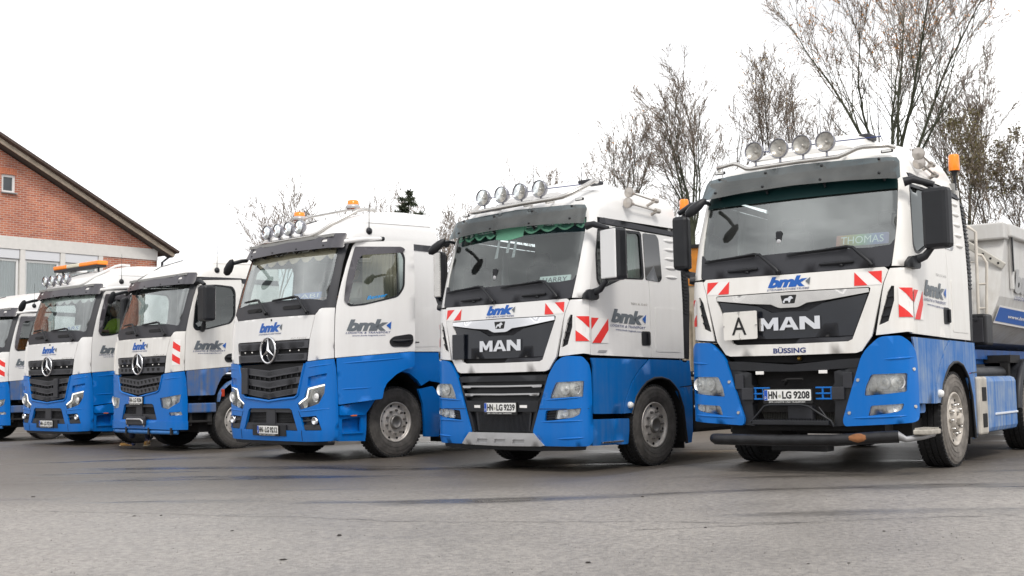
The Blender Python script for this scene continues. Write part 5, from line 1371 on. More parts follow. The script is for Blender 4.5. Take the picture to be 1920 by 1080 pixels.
# ------------------------------------------------------------------ trucks
GRP = 'blue and white trucks parked side by side'
X, Y, a, z, zg = SPOT[5]
T5, sh5, P5 = build_lion_truck((X, Y, z), a, True, label='nearest truck at right with white A board on its grille and black underrun bar', category='truck', group=GRP)
X, Y, a, z, zg = SPOT[4]
T4, sh4, P4 = build_lion_truck((X, Y, z), a, False, label='truck with green scalloped curtain, silver skid plate and white mirror cover', category='truck', group=GRP)
X, Y, a, z, zg = SPOT[3]
T3, sh3, P3 = build_star_truck((X, Y, z), a, False, opened=True, lamps=True, beacons=True, curtain=mat('cream_curtain', (.78, .66, .50), .85), plate=('HN', 'LG', '9212'), holder=-.62,
                               label='blue and white truck with star badge and its near door standing open', category='truck', group=GRP)
X, Y, a, z, zg = SPOT[2]
T2, sh2, P2 = build_star_truck((X, Y, z), a, True, mirror=True, plate=('HN', 'LG', '9206'), zw=.51, bl=paint('blue_paint_muddy', (.0, .12, .42), .95, dcol=(.17, .165, .165), lo=.0, hi=1.9, top=.75, f0=.08, f1=.34), wm=M_WHITE2,
                               label='dirty truck with notched grille, big grey door mirror and no roof lamps', category='truck', group=GRP)
X, Y, a, z, zg = SPOT[1]
T1, sh1, P1 = build_star_truck((X, Y, z), a, False, lamps=True, lightbar=True, curtain=mat('white_curtain', (.84, .85, .80), .85), plate=('HN', 'LG', '9210'), holder=.36,
                               label='truck with long orange light bar above four round roof lamps', category='truck', group=GRP)
X, Y, a, z, zg = SPOT[0]
T0, sh0, P0 = build_star_truck((X, Y, z), a, True, plate=('HN', 'LG', '9204'), zw=.51, bl=bpy.data.materials['blue_paint_muddy'],
                               label='leftmost truck, cut off by the left edge of the photo', category='truck', group=GRP)

def world(t, p):
    return Matrix.Translation(t.location) @ Matrix.Rotation(t.rotation_euler.z, 4, 'Z') @ Vector(p)
# name boards behind the windscreens
def name_sign(t, P, txt, s0, s1, z0, z1, face, ink, label):
    e = tag(empty('name_sign', world(t, P((s0 + s1) / 2, z0, -.14)), t.rotation_euler.z), label=label, category='name sign', group='name signs behind the windscreens')
    c = Vector(P((s0 + s1) / 2, z0, -.14))
    fn = lambda u, v, o=0: tuple(Vector(P(u, v, -.028 + o)) - c)
    mb = MB(); sheet(mb, fn, rnd([(s0, z0), (s1, z0), (s1, z1), (s0, z1)], .015), off=0, th=.012, step=.1); mb.build('board', face, e)
    mb = MB(); letter(mb, fn, txt, s0 + .05, s1 - .05, z0 + .022, z1 - .02, .003, .0); mb.build('letters', ink, e)
rain = bpy.data.materials.new('rainbow_board'); rain.use_nodes = True
_N, _L = rain.node_tree.nodes, rain.node_tree.links
_t = _N.new('ShaderNodeTexCoord'); _s = _N.new('ShaderNodeSeparateXYZ'); _L.new(_t.outputs['Object'], _s.inputs[0])
_r = _N.new('ShaderNodeMapRange'); _r.inputs['From Min'].default_value = -.27; _r.inputs['From Max'].default_value = .27; _L.new(_s.outputs['X'], _r.inputs[0])
_c = _N.new('ShaderNodeValToRGB'); _e = _c.color_ramp.elements; _e[0].color = (.75, .25, .2, 1); _e[1].color = (.45, .40, .65, 1)
for p, c in ((.25, (.7, .6, .2, 1)), (.5, (.35, .6, .3, 1)), (.75, (.3, .4, .7, 1))):
    q = _e.new(p); q.color = c
_L.new(_r.outputs[0], _c.inputs[0]); _L.new(_c.outputs[0], _N['Principled BSDF'].inputs['Base Color'])
M_PALE = mat('sign_face_glow', (.80, .85, .80), .4, emit=(.8, .85, .8), es=.12)  # unlit sign; faint glow put into the colour so it reads through the glass
name_sign(T5, P5, 'THOMAS', .48, 1.02, 2.31, 2.43, rain, M_PALE, 'rainbow name sign reading THOMAS in the windscreen of the nearest truck')
name_sign(T4, P4, 'HARRY', .53, .99, 2.26, 2.36, M_PALE, M_TXTGREY, 'pale name sign reading HARRY behind the windscreen with green curtain')
name_sign(T3, P3, 'FABI', .38, .98, 2.26, 2.36, mat('sign_blue', (.16, .33, .75), .4), M_PALE, 'blue name sign reading FABI behind the windscreen of the open-door truck')
name_sign(T1, P1, 'LARS', .25, .88, 2.26, 2.37, M_PALE, mat('sign_ink_blue', (.1, .25, .7), .4), 'small pale blue name sign in the truck with the orange light bar')
# air fresheners and scarves hanging behind the glass of the second truck
for i, (s, zt, zb_, lb) in enumerate(((-.31, 2.90, 2.66, 'white paper strip hanging leftmost behind the windscreen with green curtain'), (-.13, 2.92, 2.72, 'white paper strip hanging between two others behind the windscreen with green curtain'), (-.01, 2.88, 2.65, 'white paper strip hanging rightmost behind the windscreen with green curtain'))):
    o = world(T4, P4(s, zb_, -.07)); e = empty('air_freshener', o, T4.rotation_euler.z, label=lb, category='air freshener', group='paper strips hanging behind the windscreen')
    c = Vector(P4(s, zb_, -.07)); fn = lambda u, v, oo=0: tuple(Vector(P4(u, v, -.07 + oo)) - c)
    mb = MB(); sheet(mb, fn, [(s - .022, zb_), (s + .03, zb_ + .005), (s + .015, zt), (s - .018, zt)], off=0, th=.004, step=.1); mb.build('strip', M_DECALW, e)
    mb = MB(); mb.tube([fn(s, zt), fn(s, 2.99)], .003, 4); mb.build('string', M_INK, e)
# phone holder discs
for t, P, s, z, lb in ((T5, P5, -.16, 2.46, 'dark toll box on the windscreen of the nearest truck'), (T4, P4, -.22, 2.44, 'dark toll box behind the windscreen with green curtain')):
    c = Vector(P(s, z, -.03)); e = empty('toll_box', world(t, c), t.rotation_euler.z, label=lb, category='toll box')
    mb = MB(); mb.box((0, 0, 0), (.075, .04, .16), .02); mb.build('case', M_BLACK, e)
    mb = MB(); mb.lathe([(-.022, 0), (-.024, .022), (-.02, .026)], 14, 'Y', c=(0, 0, -.035)); mb.build('button', M_SILVER, e)

# ------------------------------------------------------------------ running gear behind the nearest cab
def gear():
    t = T5
    mb = MB()
    mb.box((1.235, 2.45, .61), (.06, .34, .66), .03)
    o = mb.build('step_frame', mat('muddy_light_plastic', (.46, .43, .38), .6, var=.25), t)
    for z in (.74, .44):
        mb = MB(); mb.box((1.262, 2.46, z), (.02, .17, .16), .008); mb.build('step_hole', M_VOID, o)
    mb = MB(); mb.box((1.19, 3.32, .615), (.14, 1.32, .65), .06); o = mb.build('side_panel', M_BLUE_FADED, t)
    mb = MB(); mb.box((1.265, 3.42, .50), (.014, 1.02, .025), .004, T=Matrix.Translation((0, 0, 0))); mb.build('panel_edge', mat('panel_edge_white', (.72, .76, .82), .4), o)
    mb = MB(); mb.tube([(1.0, 2.7, .98), (1.0, 4.2, .98)], .085, 14); mb.build('air_tank', M_BLACK, t)
    mb = MB(); mb.tube([(1.2, 4.86 + .62 * cos(a), .53 + .60 * sin(a)) for a in [k * pi / 10 for k in range(0, 11)]], .05, 8); 
    mb.build('rear_mudguard', M_GREY, t)
    mb = MB()
    arc = [(4.86 + .62 * cos(k * pi / 10), .53 + .60 * sin(k * pi / 10)) for k in range(11)]
    mb.add([(x, y, z + .03) for y, z in arc for x in (1.24, .7)], [(2 * i, 2 * i + 1, 2 * i + 3, 2 * i + 2) for i in range(10)], True); mb.build('mudguard_skin', M_BLACK, t)
    mb = MB(); mb.tube([(1.02, 2.33, 1.38), (1.0, 2.34, .98)], [.035, .02], 8); mb.tube([(1.06, 2.40, 1.42), (.9, 2.36, 1.42)], .03, 8); mb.tube([(1.02, 2.33, .98), (1.12, 2.36, .95)], .05, 8); mb.tube([(1.05, 2.62, 1.10), (1.06, 2.64, .98)], [.03, .02], 8)
    mb.build('red_coupling', mat('red_handle', (.55, .02, .02), .4), t)
    mb = MB()
    for x, y in ((.80, 2.75), (.80, 3.0)): mb.tube([(x, y, 1.75), (x, y, .98)], .022, 8)
    for z in (1.1, 1.35, 1.55): mb.tube([(.80, 2.75, z), (.80, 3.0, z)], .014, 6)
    mb.build('access_ladder', M_SILVER, t)
    mb = MB(); mb.box((.55, 3.1, 1.06), (.9, .9, .05)); mb.box((0, 4.5, 1.13), (1.0, .9, .09), .03); mb.tube([(.7, 2.5, 1.25), (.5, 3.6, 1.22)], .03, 8); mb.tube([(.6, 2.5, 1.18), (.4, 3.6, 1.16)], .02, 8); mb.build('deck', M_CHASSIS, t)
    mb = MB()
    for k in range(3): mb.tube([(.2 + k * .08, 2.35, 1.7), (.2 + k * .08, 2.7, 1.2 - k * .05), (.25 + k * .06, 3.3, 1.25), (.3, 3.85, 1.5)], .014, 6)
    mb.build('coiled_hose', mat('hose_blue', (.02, .08, .35), .5), t)
gear()

# ------------------------------------------------------------------ tipper trailer on the nearest truck
def trailer():
    e = empty('tipper_trailer', world(T5, (0, 3.95, -.022)), T5.rotation_euler.z, label='off white tipper trailer body coupled behind the nearest truck', category='trailer')
    wh = paint('trailer_paint', (.62, .615, .60), .5, dcol=(.34, .30, .25), lo=1.2, hi=3.0, top=.3, rough=.5, coat=.1)
    L = 8.2
    y1 = 0
    pr = [(1.22, 2.78), (1.20, 1.95), (1.10, 1.62), (.80, 1.40), (0, 1.34)]
    half = pr; P_ = [(x, z) for x, z in half] + [(-x, z) for x, z in reversed(half[:-1])]
    n = len(P_)
    mb = MB(); FY = (lambda y, z: y - (2.78 - z) * .42 * (y == 0)); mb.add([(x, FY(y, z), z) for y in (0, L) for x, z in P_], [(i, i + 1, n + i + 1, n + i) for i in range(n - 1)], False)
    mb.add([(x, FY(0, z), z) for x, z in P_], [tuple(range(n))]); mb.add([(x, L, z) for x, z in P_], [tuple(reversed(range(n)))])
    mb.build('tipper_body', wh, e)
    mb = MB(); mb.box((0, -.03, 2.79), (2.50, .24, .21), .02); mb.build('front_cap', wh, e)
    for sg in (1, -1):
        mb = MB(); mb.box((sg * 1.245, L / 2, 2.80), (.09, L, .17), .02); mb.build('top_rail', wh, e)
        mb = MB(); mb.box((sg * 1.235, .16, 2.40), (.05, .06, .70), .015); mb.build('corner_post', wh, e)
        mb = MB(); mb.box((sg * 1.27, .12, 2.50), (.015, .03, .44)); mb.build('strap', M_BLACK, e)
    mb = MB(); mb.box((0, 0, 0), (.60, .035, .09), .01, T=Matrix.Translation((1.0, -.22, 2.50)) @ Matrix.Rotation(radians(36), 4, 'Y')); br = mb.build('brace_plate', mat('galvanised_light', (.55, .53, .48), .5, .3, var=.2), e)
    mb = MB()
    for k in range(5):
        q = Matrix.Translation((1.0, -.22, 2.50)) @ Matrix.Rotation(radians(36), 4, 'Y') @ Vector((-.22 + k * .11, -.02, 0)); mb.lathe([(0, .015), (-.004, .012), (-.005, 0)], 8, 'Y', c=q)
    mb.build('bolt_hole', M_VOID, br)
    mb = MB()
    mb.tube([(.60, -.50, 2.83), (.92, -.52, 2.82), (1.0, -.52, 2.75), (.985, -.52, 1.55)], .020, 8); mb.tube([(.99, -.52, 2.47), (1.05, -.48, 2.46), (1.10, -.46, 2.36), (1.07, -.50, 1.55)], .018, 8)
    for z in (1.80, 2.10): mb.tube([(.985, -.52, z), (1.08, -.48, z)], .014, 6)
    mb.tube([(.99, -.52, 2.38), (.5, -.35, 2.38)], .008, 5)
    mb.build('ladder', mat('ladder_paint', (.58, .54, .48), .5, var=.15), e)
    mb = MB(); mb.box((.95, -.66, 1.53), (.40, .30, .38), .03); bx = mb.build('tool_box', M_BLACK, e)
    mb = MB(); mb.box((.95, -.82, 1.52), (.33, .02, .30), .01); mb.box((.86, -.835, 1.66), (.03, .02, .05)); mb.box((1.04, -.835, 1.66), (.03, .02, .05)); mb.build('box_lid', M_GREY, bx)
    # chassis and wheels
    mb = MB()
    for sg in (1, -1): mb.box((sg * .45, L / 2 + .2, 1.12), (.10, L, .26))
    mb.box((0, .9, 1.05), (1.9, .10, .14)); mb.tube([(.85, .7, 1.05), (.85, .7, .3)], .05, 6); mb.tube([(-.85, .7, 1.05), (-.85, .7, .3)], .05, 6)
    mb.box((0, 2.5, 1.24), (1.7, 5.6, .12)); mb.box((.0, .1, 1.2), (1.6, .8, .16)); mb.box((0, 4.2, .9), (2.0, .05, .7))
    mb.build('chassis', mat('trailer_chassis_blue', (.012, .09, .32), .5, var=.3), e)
    mb = MB(); mb.box((.95, .55, 1.18), (.36, .5, .10)); mb.box((1.05, .35, 1.05), (.10, .10, .20)); mb.build('landing_gear', M_CHASSIS, e)
    for k in range(3):
        for sg in (1, -1): wheel(e, 'rear', 1.24, 4.6 + k * 1.3, .51, sg)
    fn = lambda y, z, o=0: (1.222 - max(0, 1.95 - z) * .30 + o, y, z)
    mb = MB(); bl = [(.06, 2.02), (-.0 + .22, 2.04), (.9, 2.0), (2.8, 1.98), (2.8, 1.66), (.9, 1.68), (.10, 1.70)]
    flat(mb, fn, [(-.42, 1.62), (2.8, 1.56), (2.8, 1.80), (-.34, 1.84)], .008, 0, .2); flat(mb, fn, [(-.39, 1.645), (2.77, 1.585), (2.77, 1.775), (-.32, 1.815)], .012, 1, .2)
    mb.build('web_banner', [M_DECALW, M_TXTBLUE], e)
    mb = MB(); letter(mb, fn, 'www.bmk-logistik.com', .15, 2.4, 1.68, 1.74, .016, .02, .2, dv=-.03); mb.build('web_lettering', M_DECALW, e)
    bmk(e, fn, .30, 1.7, 2.02, 2.34, mat('logo_pale_grey', (.36, .36, .36), .5), M_TXTBLUE, 'LOGISTIK & TRANSPORT', None, 'side_logo', .008, -.02, (1.93, 1.98))
trailer()

# ------------------------------------------------------------------ brick building at the left
def building():
    A = Vector((-18.71, 42.0, 0)); D = Vector((.629, .777, 0)); Nn = Vector((.777, -.629, 0))   # along the gable, outwards
    e = empty('brick_building', A, atan2(D.y, D.x), label='red brick building with tiled gable roof and a pale window band', category='building')
    # local: x along the gable, -y towards the yard, z up
    br = bpy.data.materials.new('brick_wall'); br.use_nodes = True; N, L = br.node_tree.nodes, br.node_tree.links; b = N['Principled BSDF']
    t = N.new('ShaderNodeTexCoord'); s = N.new('ShaderNodeSeparateXYZ'); c = N.new('ShaderNodeCombineXYZ'); L.new(t.outputs['Object'], s.inputs[0]); L.new(s.outputs['X'], c.inputs[0]); L.new(s.outputs['Z'], c.inputs[1])
    k = N.new('ShaderNodeTexBrick'); L.new(c.outputs[0], k.inputs['Vector']); k.inputs['Scale'].default_value = 1
    k.inputs['Brick Width'].default_value = .25; k.inputs['Row Height'].default_value = .083; k.inputs['Mortar Size'].default_value = .011; k.inputs['Mortar Smooth'].default_value = .2; k.inputs['Bias'].default_value = -.2
    k.inputs['Color1'].default_value = (.60, .21, .12, 1); k.inputs['Color2'].default_value = (.40, .115, .075, 1); k.inputs['Mortar'].default_value = (.62, .50, .43, 1)
    n = N.new('ShaderNodeTexNoise'); n.inputs['Scale'].default_value = .7; n.inputs['Detail'].default_value = 5; L.new(t.outputs['Object'], n.inputs['Vector'])
    m = N.new('ShaderNodeMixRGB'); m.blend_type = 'MULTIPLY'; m.inputs[0].default_value = 1; L.new(k.outputs[0], m.inputs[1])
    r = N.new('ShaderNodeValToRGB'); r.color_ramp.elements[0].position = .3; r.color_ramp.elements[0].color = (.75, .72, .72, 1); r.color_ramp.elements[1].position = .7; r.color_ramp.elements[1].color = (1.15, 1.1, 1.05, 1)
    L.new(n.outputs[0], r.inputs[0]); L.new(r.outputs[0], m.inputs[2]); L.new(m.outputs[0], b.inputs['Base Color']); b.inputs['Roughness'].default_value = .85
    bp = N.new('ShaderNodeBump'); bp.inputs['Distance'].default_value = .01; bp.inputs['Strength'].default_value = .8; bp.invert = True; L.new(k.outputs['Fac'], bp.inputs['Height']); L.new(bp.outputs[0], b.inputs['Normal'])
    plaster = mat('pale_plaster', (.74, .72, .69), .8, var=.05); wf = mat('window_frame_white', (.78, .78, .77), .4); shut = mat('shutter_box', (.72, .73, .76), .45)
    zr = lambda x: 10.28 - .494 * x      # verge line (top of the barge board)
    fn = lambda x, z, o=0: (x, -o, z)
    x0, xe = -6.0, 6.62; zl = 6.74
    # upper gable in brick with the little window
    g = [(x0 - 12.6, zl), (xe, zl), (xe, zr(xe) - .52 + .15), (x0, zr(x0) - .42), (x0 - 12.6, zl + .1)]
    mb = MB(); sheet(mb, fn, g, [[(.02, 8.34), (.55, 8.34), (.55, 9.02), (.02, 9.02)]], 0, .3, 3); mb.build('brick_gable', br, e)
    mb = MB()
    for i in range(9):
        x = -.02 + i * .072; mb.box((x, -.004, 9.145), (.058, .012, .22)); 
    mb.build('soldier_course', mat('brick_single', (.56, .20, .11), .85, var=.3, vs=9), e)
    def window(x, z, w, h, fr=.07):
        mb = MB(); sheet(mb, fn, [(x, z), (x + w, z), (x + w, z + h), (x, z + h)], [[(x + fr, z + fr), (x + w - fr, z + fr), (x + w - fr, z + h - fr), (x + fr, z + h - fr)]], -.06, .08, 3); f = mb.build('window', wf, e)
        mb = MB(); sheet(mb, fn, [(x + fr, z + fr), (x + w - fr, z + fr), (x + w - fr, z + h - fr), (x + fr, z + h - fr)], off=-.10, th=0, step=3); mb.build('pane', glassy('house_glass', (.75, .78, .80), .05), f)
        return f
    window(.02, 8.34, .53, .68, .09)
    mb = MB(); mb.box((.28, .22, 8.68), (.5, .02, .66)); mb.build('window_blind', mat('grey_blind', (.12, .13, .16), .7), e)
    mb = MB(); mb.box((.285, -.05, 8.33), (.60, .12, .03)); mb.build('window_sill', mat('sill_grey', (.35, .35, .36), .5), e)
    # pale band, pilasters, shutters, windows
    mb = MB(); mb.box(((x0 - 12 + xe) / 2, .10, 6.505), (xe - x0 + 12.02, .26, .466)); mb.build('plaster_band', plaster, e)
    xw = 3.95
    pil = [(-4.9 + 1.60 * k + .0) for k in range(0, 6)]
    wins = [(2.40 - 1.60 * k) for k in range(-1, 6)]
    for x in wins:
        xs_ = x + .16 - .0
        mb = MB(); mb.box((x + .075 - .0, .10, 4.4), (.19, .24, 3.74)); mb.build('pilaster', plaster, e)
        if x > 3.9: continue
        mb = MB(); mb.box((x + .86, .06, 6.09), (1.38, .12, .34), .01); mb.build('shutter_box', shut, e)
        f = window(x + .18, 3.4, 1.36, 2.50, .08)
        mb = MB(); NN = 60
        mb.add([(x + .22 + 1.26 * i / NN, .135 + .012 * sin(i * 1.4), z) for i in range(NN + 1) for z in (3.45, 5.84)], [(2 * i, 2 * i + 2, 2 * i + 3, 2 * i + 1) for i in range(NN)], True); mb.build('net_curtain', mat('net_curtain', (.86, .87, .85), .9), e)
    mb = MB(); sheet(mb, fn, [(4.02, 0), (xe, 0), (xe, 6.27), (4.02, 6.27)], off=0, th=.3, step=3); mb.build('brick_side', br, e)
    mb = MB(); mb.box((-7.2, .15, 1.7), (22.3, .3, 3.4)); mb.build('plinth_wall', plaster, e)
    mb = MB(); mb.box((xe - .15, 6.0, 3.3), (.3, 12, 6.6)); mb.build('long_wall', br, e)
    mb = MB(); mb.box((-6, 11.9, 3.3), (24.8, .2, 6.6)); mb.build('back_wall', br, e)
    mb = MB(); mb.box((-6, 3.2, 4.6), (24, .1, 4.2)); mb.build('inner_wall', mat('inner_wall', (.5, .5, .48), .9), e)
    # roof
    wood = mat('barge_board_wood', (.66, .56, .45), .8, var=.25, vs=4); tile = mat('roof_tile', (.085, .062, .052), .8, var=.35, vs=3)
    ov = .38; dx = 7.27 - x0; ang = math.atan(.494)
    for sg in (1, -1):
        T = Matrix.Translation((x0, 0, zr(x0))) @ Matrix.Rotation(sg * ang, 4, 'Y')
        Lr = dx / cos(ang)
        mb = MB(); mb.box((sg * Lr / 2, 5.9 - ov / 2, -.10), (Lr, 12.4 + ov, .10), T=T); mb.build('roof', tile, e)
        mb = MB(); mb.box((sg * Lr / 2, -ov - .02, -.19), (Lr, .05, .23), T=T); mb.build('barge_board', wood, e)
        mb = MB(); mb.box((sg * Lr / 2, -ov / 2, -.30), (Lr, ov, .03), T=T); mb.build('soffit', mat('soffit_dark', (.09, .085, .08), .8), e)
        if sg > 0:
            me = None; nt_ = int(Lr / .335)
            for i in range(nt_):
                if me is None:
                    q = MB(); q.box((0, 0, 0), (.37, .34, .06), .012); o = q.build('roof_tile', tile, e); me = o.data
                else: o = link(bpy.data.objects.new('roof_tile', me), e)
                o.matrix_local = T @ Matrix.Translation((.18 + i * .335, -ov + .11, -.015 + random.uniform(-.004, .004))) @ Matrix.Rotation(radians(-11), 4, 'Y')
    mb = MB(); mb.tube([(7.20, -ov, 6.60), (7.20, 12, 6.60)], .07, 8); mb.tube([(7.2, -.3, 6.58), (6.8, -.1, 6.2), (6.75, -.08, .1)], .05, 8); mb.build('gutter', M_GREY, e)
building()
# ------------------------------------------------------------------ trees
BARK = mat('bark', (.085, .075, .060), .9, var=.35, vs=3)
BARKG = mat('mossy_bark', (.060, .066, .042), .9, var=.35, vs=3)
TWIG = mat('twig', (.26, .21, .17), .9)
M_LEAF_O = mat('autumn_leaf', (.62, .27, .06), .7, var=.4, vs=2)
M_LEAF_Y = mat('yellow_leaf', (.42, .28, .06), .7, var=.4, vs=2)
M_LEAF_B = mat('brown_green_leaf', (.14, .12, .05), .8, var=.4, vs=2)
M_NEEDLE = mat('needle', (.06, .075, .045), .9, var=.4, vs=2)
def dirv(d, ang, rng):
    a = d.orthogonal().normalized(); b = d.cross(a); t = rng.uniform(0, 2 * pi)
    return (d * cos(ang) + (a * cos(t) + b * sin(t)) * sin(ang)).normalized()
def bare_tree(name, x, y, h, seed, stems=3, spread=28, lean=0.0, leaves=0, leafmat=None, bark=None, label='', cat='tree', group=None, dense=1.0, fork=.22, levels=4, r0=None, twigr=.009, leafzone=.5):
    """open winter crown: long rising stems, sparse limbs that sweep up, fine twigs at their ends"""
    rng = random.Random(seed); z0 = ground_z(x, y) if abs(x) < 60 and y < 80 else 0
    e = empty(name, (x, y, z0 - .05), 0, label=label, category=cat)
    if group: e['group'] = group
    r0 = r0 or h * .012
    trunk, crown = MB(), MB(); lp = []
    def grow(mb, p, d, L, r, lev):
        n = {1: 12, 2: 7, 3: 4}.get(lev, 2)
        pts, rs, kids = [p], [r], []; dd = d.copy()
        bend = Vector((rng.gauss(0, .03), rng.gauss(0, .03), .07 if lev < 3 else .04))
        for i in range(n):
            dd = (dd + bend + Vector((rng.gauss(0, .045), rng.gauss(0, .045), rng.gauss(0, .035))) * (1 + .5 * lev)).normalized()
            p = p + dd * (L / n); pts.append(p); q = 1 - .86 * ((i + 1) / n) ** .8; rs.append(max(twigr, r * q))
            kids.append((p.copy(), dd.copy(), rs[-1], (i + 1) / n))
        mb.tube(pts, rs, {1: 6, 2: 4}.get(lev, 3), cap=False, mi=0 if lev < 3 else 1)
        if lev >= levels:
            lp.append(pts[-1]); lp.append(pts[-2]); return
        nk = {1: 14, 2: 7, 3: 4}.get(lev, 3) * dense
        nk = int(nk + rng.random())
        for k in range(nk):
            t = .22 + .78 * (k + rng.random()) / nk if lev == 1 else rng.uniform(.2, 1.0)
            q = kids[min(n - 1, int(t * n))]
            Lk = L * rng.uniform(.34, .60) * (1.12 - t * .62)
            grow(crown, q[0], dirv(q[1], radians(rng.uniform(16, 36)), rng), Lk, max(twigr, q[2] * .55), lev + 1)
    th = h * fork
    base = Vector((0, 0, 0)); topp = Vector((lean * th, 0, th))
    trunk.tube([base, (base + topp) / 2 + Vector((rng.uniform(-.1, .1), 0, 0)), topp], [r0 * 1.25, r0, r0 * .9], 8, cap=False)
    for s in range(stems):
        a = 2 * pi * (s + rng.uniform(-.3, .3)) / stems + .4; sp = radians(spread * rng.uniform(.5, 1.15))
        if s == 0: sp *= .2
        d = Vector((sin(sp) * cos(a) + lean * .4, sin(sp) * sin(a) * .8, cos(sp))).normalized()
        grow(trunk if s == 0 else crown, topp - Vector((0, 0, th * rng.uniform(0, .12))), d, (h - th) * rng.uniform(.86, 1.02) / max(.75, cos(sp)) * (1 if s == 0 else rng.uniform(.75, .98)), r0 * rng.uniform(.42, .62), 1)
    trunk.build('trunk', [bark or BARK, TWIG], e); crown.build('crown', [bark or BARK, TWIG], e)
    if leaves and lp:
        lf = MB(); top = sorted(lp, key=lambda q: -q.z)
        for k in range(leaves):
            q = top[int(len(top) * min(.999, rng.random() ** 1.3 * (.3 + leafzone)))] + Vector((rng.gauss(0, .10), rng.gauss(0, .10), rng.gauss(0, .10)))
            sz = rng.uniform(.035, .075); a, b = Vector((rng.gauss(0, 1), rng.gauss(0, 1), rng.gauss(0, 1))).normalized(), Vector((rng.gauss(0, 1), rng.gauss(0, 1), rng.gauss(0, 1))).normalized()
            lf.add([q - a * sz, q + b * sz * .6, q + a * sz, q - b * sz * .6], [(0, 1, 2, 3)])
        lf.build('leaves', leafmat or M_LEAF_O, e, kind='stuff')
    return e
def conifer(name, x, y, h, seed, label, w=.22, mt=None, group=None, start=.1, dens=1.0):
    rng = random.Random(seed); e = empty(name, (x, y, -.1), 0, label=label, category='tree')
    if group: e['group'] = group
    tr = MB(); tr.tube([(0, 0, 0), (.05, 0, h * .5), (0, 0, h)], [h * .014, h * .009, .015], 6, cap=False); tr.build('trunk', BARK, e)
    cr = MB(); z = h * start
    while z < h * .995:
        f = (h - z) / (h * (1 - start)); L0 = h * w * (f ** .8) + .12
        for k in range(int(5 + 3 * f)):
            a = rng.uniform(0, 2 * pi); L = L0 * rng.uniform(.55, 1.15); up_ = rng.uniform(-.15, .35)
            d = Vector((cos(a), sin(a), up_)); p0 = Vector((0, 0, z)); 
            pts = [p0 + d * L * q + Vector((0, 0, -.12 * L * q * q + .10 * L * q ** 3)) for q in (0, .35, .7, 1)]
            cr.tube(pts, [.03, .02, .014, .006], 3, cap=False, mi=1)
            m = int(60 * L * dens + 14)
            for j in range(m):
                q = rng.uniform(.12, 1.0); c = p0 + d * L * q + Vector((0, 0, -.12 * L * q * q + .10 * L * q ** 3))
                s = rng.uniform(.22, .45); v = Vector((rng.gauss(0, .6) + d.x * .6, rng.gauss(0, .6) + d.y * .6, rng.gauss(0, .45))).normalized(); u = v.orthogonal().normalized() * .06
                cr.add([c - u, c + u, c + v * s], [(0, 1, 2)], mi=0)
        z += h * .028
    cr.build('crown', [mt or M_NEEDLE, BARK], e)
    return e
GT = 'bare trees behind the trucks'
F = 2166.8
def at(u, Y):     # ground point seen in photo column u at depth Y
    return (u - 960) / F * Y * 1.0
bare_tree('bare_tree', at(1683, 50) + .2, 50, 19.0, 11, stems=8, spread=40, leaves=2600, label='tallest bare tree with orange leaves above the nearest truck', group=GT, dense=1.15, fork=0.5, r0=0.17, bark=BARKG, levels=4)
bare_tree('bare_tree', at(1302, 52), 52, 14.8, 23, stems=7, spread=24, label='bare many-stemmed tree between the two nearest truck roofs', group=GT, dense=1.05, fork=0.55, bark=BARKG, r0=0.13)
bare_tree('bare_tree', at(1175, 56), 56, 14.2, 5, stems=5, spread=32, leaves=120, label='wide bare tree above the roof of the green-curtained truck', group=GT, dense=.95, fork=0.5, bark=BARKG, r0=0.11)
bare_tree('bare_tree', at(1398, 58), 58, 16.3, 9, stems=2, spread=14, lean=-.03, leaves=60, label='slim bare tree left of the roof lamps of the nearest truck', group=GT, dense=.8, fork=0.5, bark=BARKG, r0=0.1)
bare_tree('bare_tree', at(1462, 55), 55, 16.6, 31, stems=3, spread=18, leaves=200, leafmat=M_LEAF_Y, label='upright dark tree standing behind the round roof lamps', group=GT, dense=1.1, fork=0.55, r0=0.12)
conifer('fir_tree', at(1470, 60), 60, 11.6, 3, 'dark fir showing low behind the roof lamps of the nearest truck', .2, start=.3)
bare_tree('bare_tree', at(1545, 62), 62, 16.4, 14, stems=5, spread=30, leaves=160, leafmat=M_LEAF_B, label='bushy bare tree just behind the nearest truck roof', group=GT, dense=1.1, fork=0.45, r0=0.1)
bare_tree('bare_tree', at(1822, 54), 54, 15.0, 42, stems=6, spread=22, leaves=0, label='bare tree right of the orange beacon of the nearest truck', group=GT, dense=1.1, fork=0.5, bark=BARKG, r0=0.11)
bare_tree('bare_tree', at(1905, 46), 46, 10.0, 17, stems=4, spread=36, leaves=5200, leafmat=M_LEAF_B, label='tree with brown green leaves above the tipper trailer', group=GT, dense=1.2, fork=0.4, r0=0.1)
bare_tree('bare_tree', at(1745, 64), 64, 13.6, 57, stems=5, spread=34, leaves=450, leafmat=M_LEAF_B, label='low leafy tree behind the horns of the nearest truck', group=GT, dense=.8, fork=0.5, r0=0.09)
bare_tree('bare_tree', at(1085, 66), 66, 13.2, 71, stems=4, spread=34, label='thin bare tree above the lamp bar of the green-curtained truck', group=GT, dense=.9, fork=0.5, r0=0.08)
bare_tree('bare_tree', at(1240, 70), 70, 12.8, 77, stems=5, spread=40, leaves=300, leafmat=M_LEAF_B, label='low tree behind the air horns of the green-curtained truck', group=GT, dense=1.0, fork=0.5, r0=0.09)
GF = 'faint trees far behind the trucks'
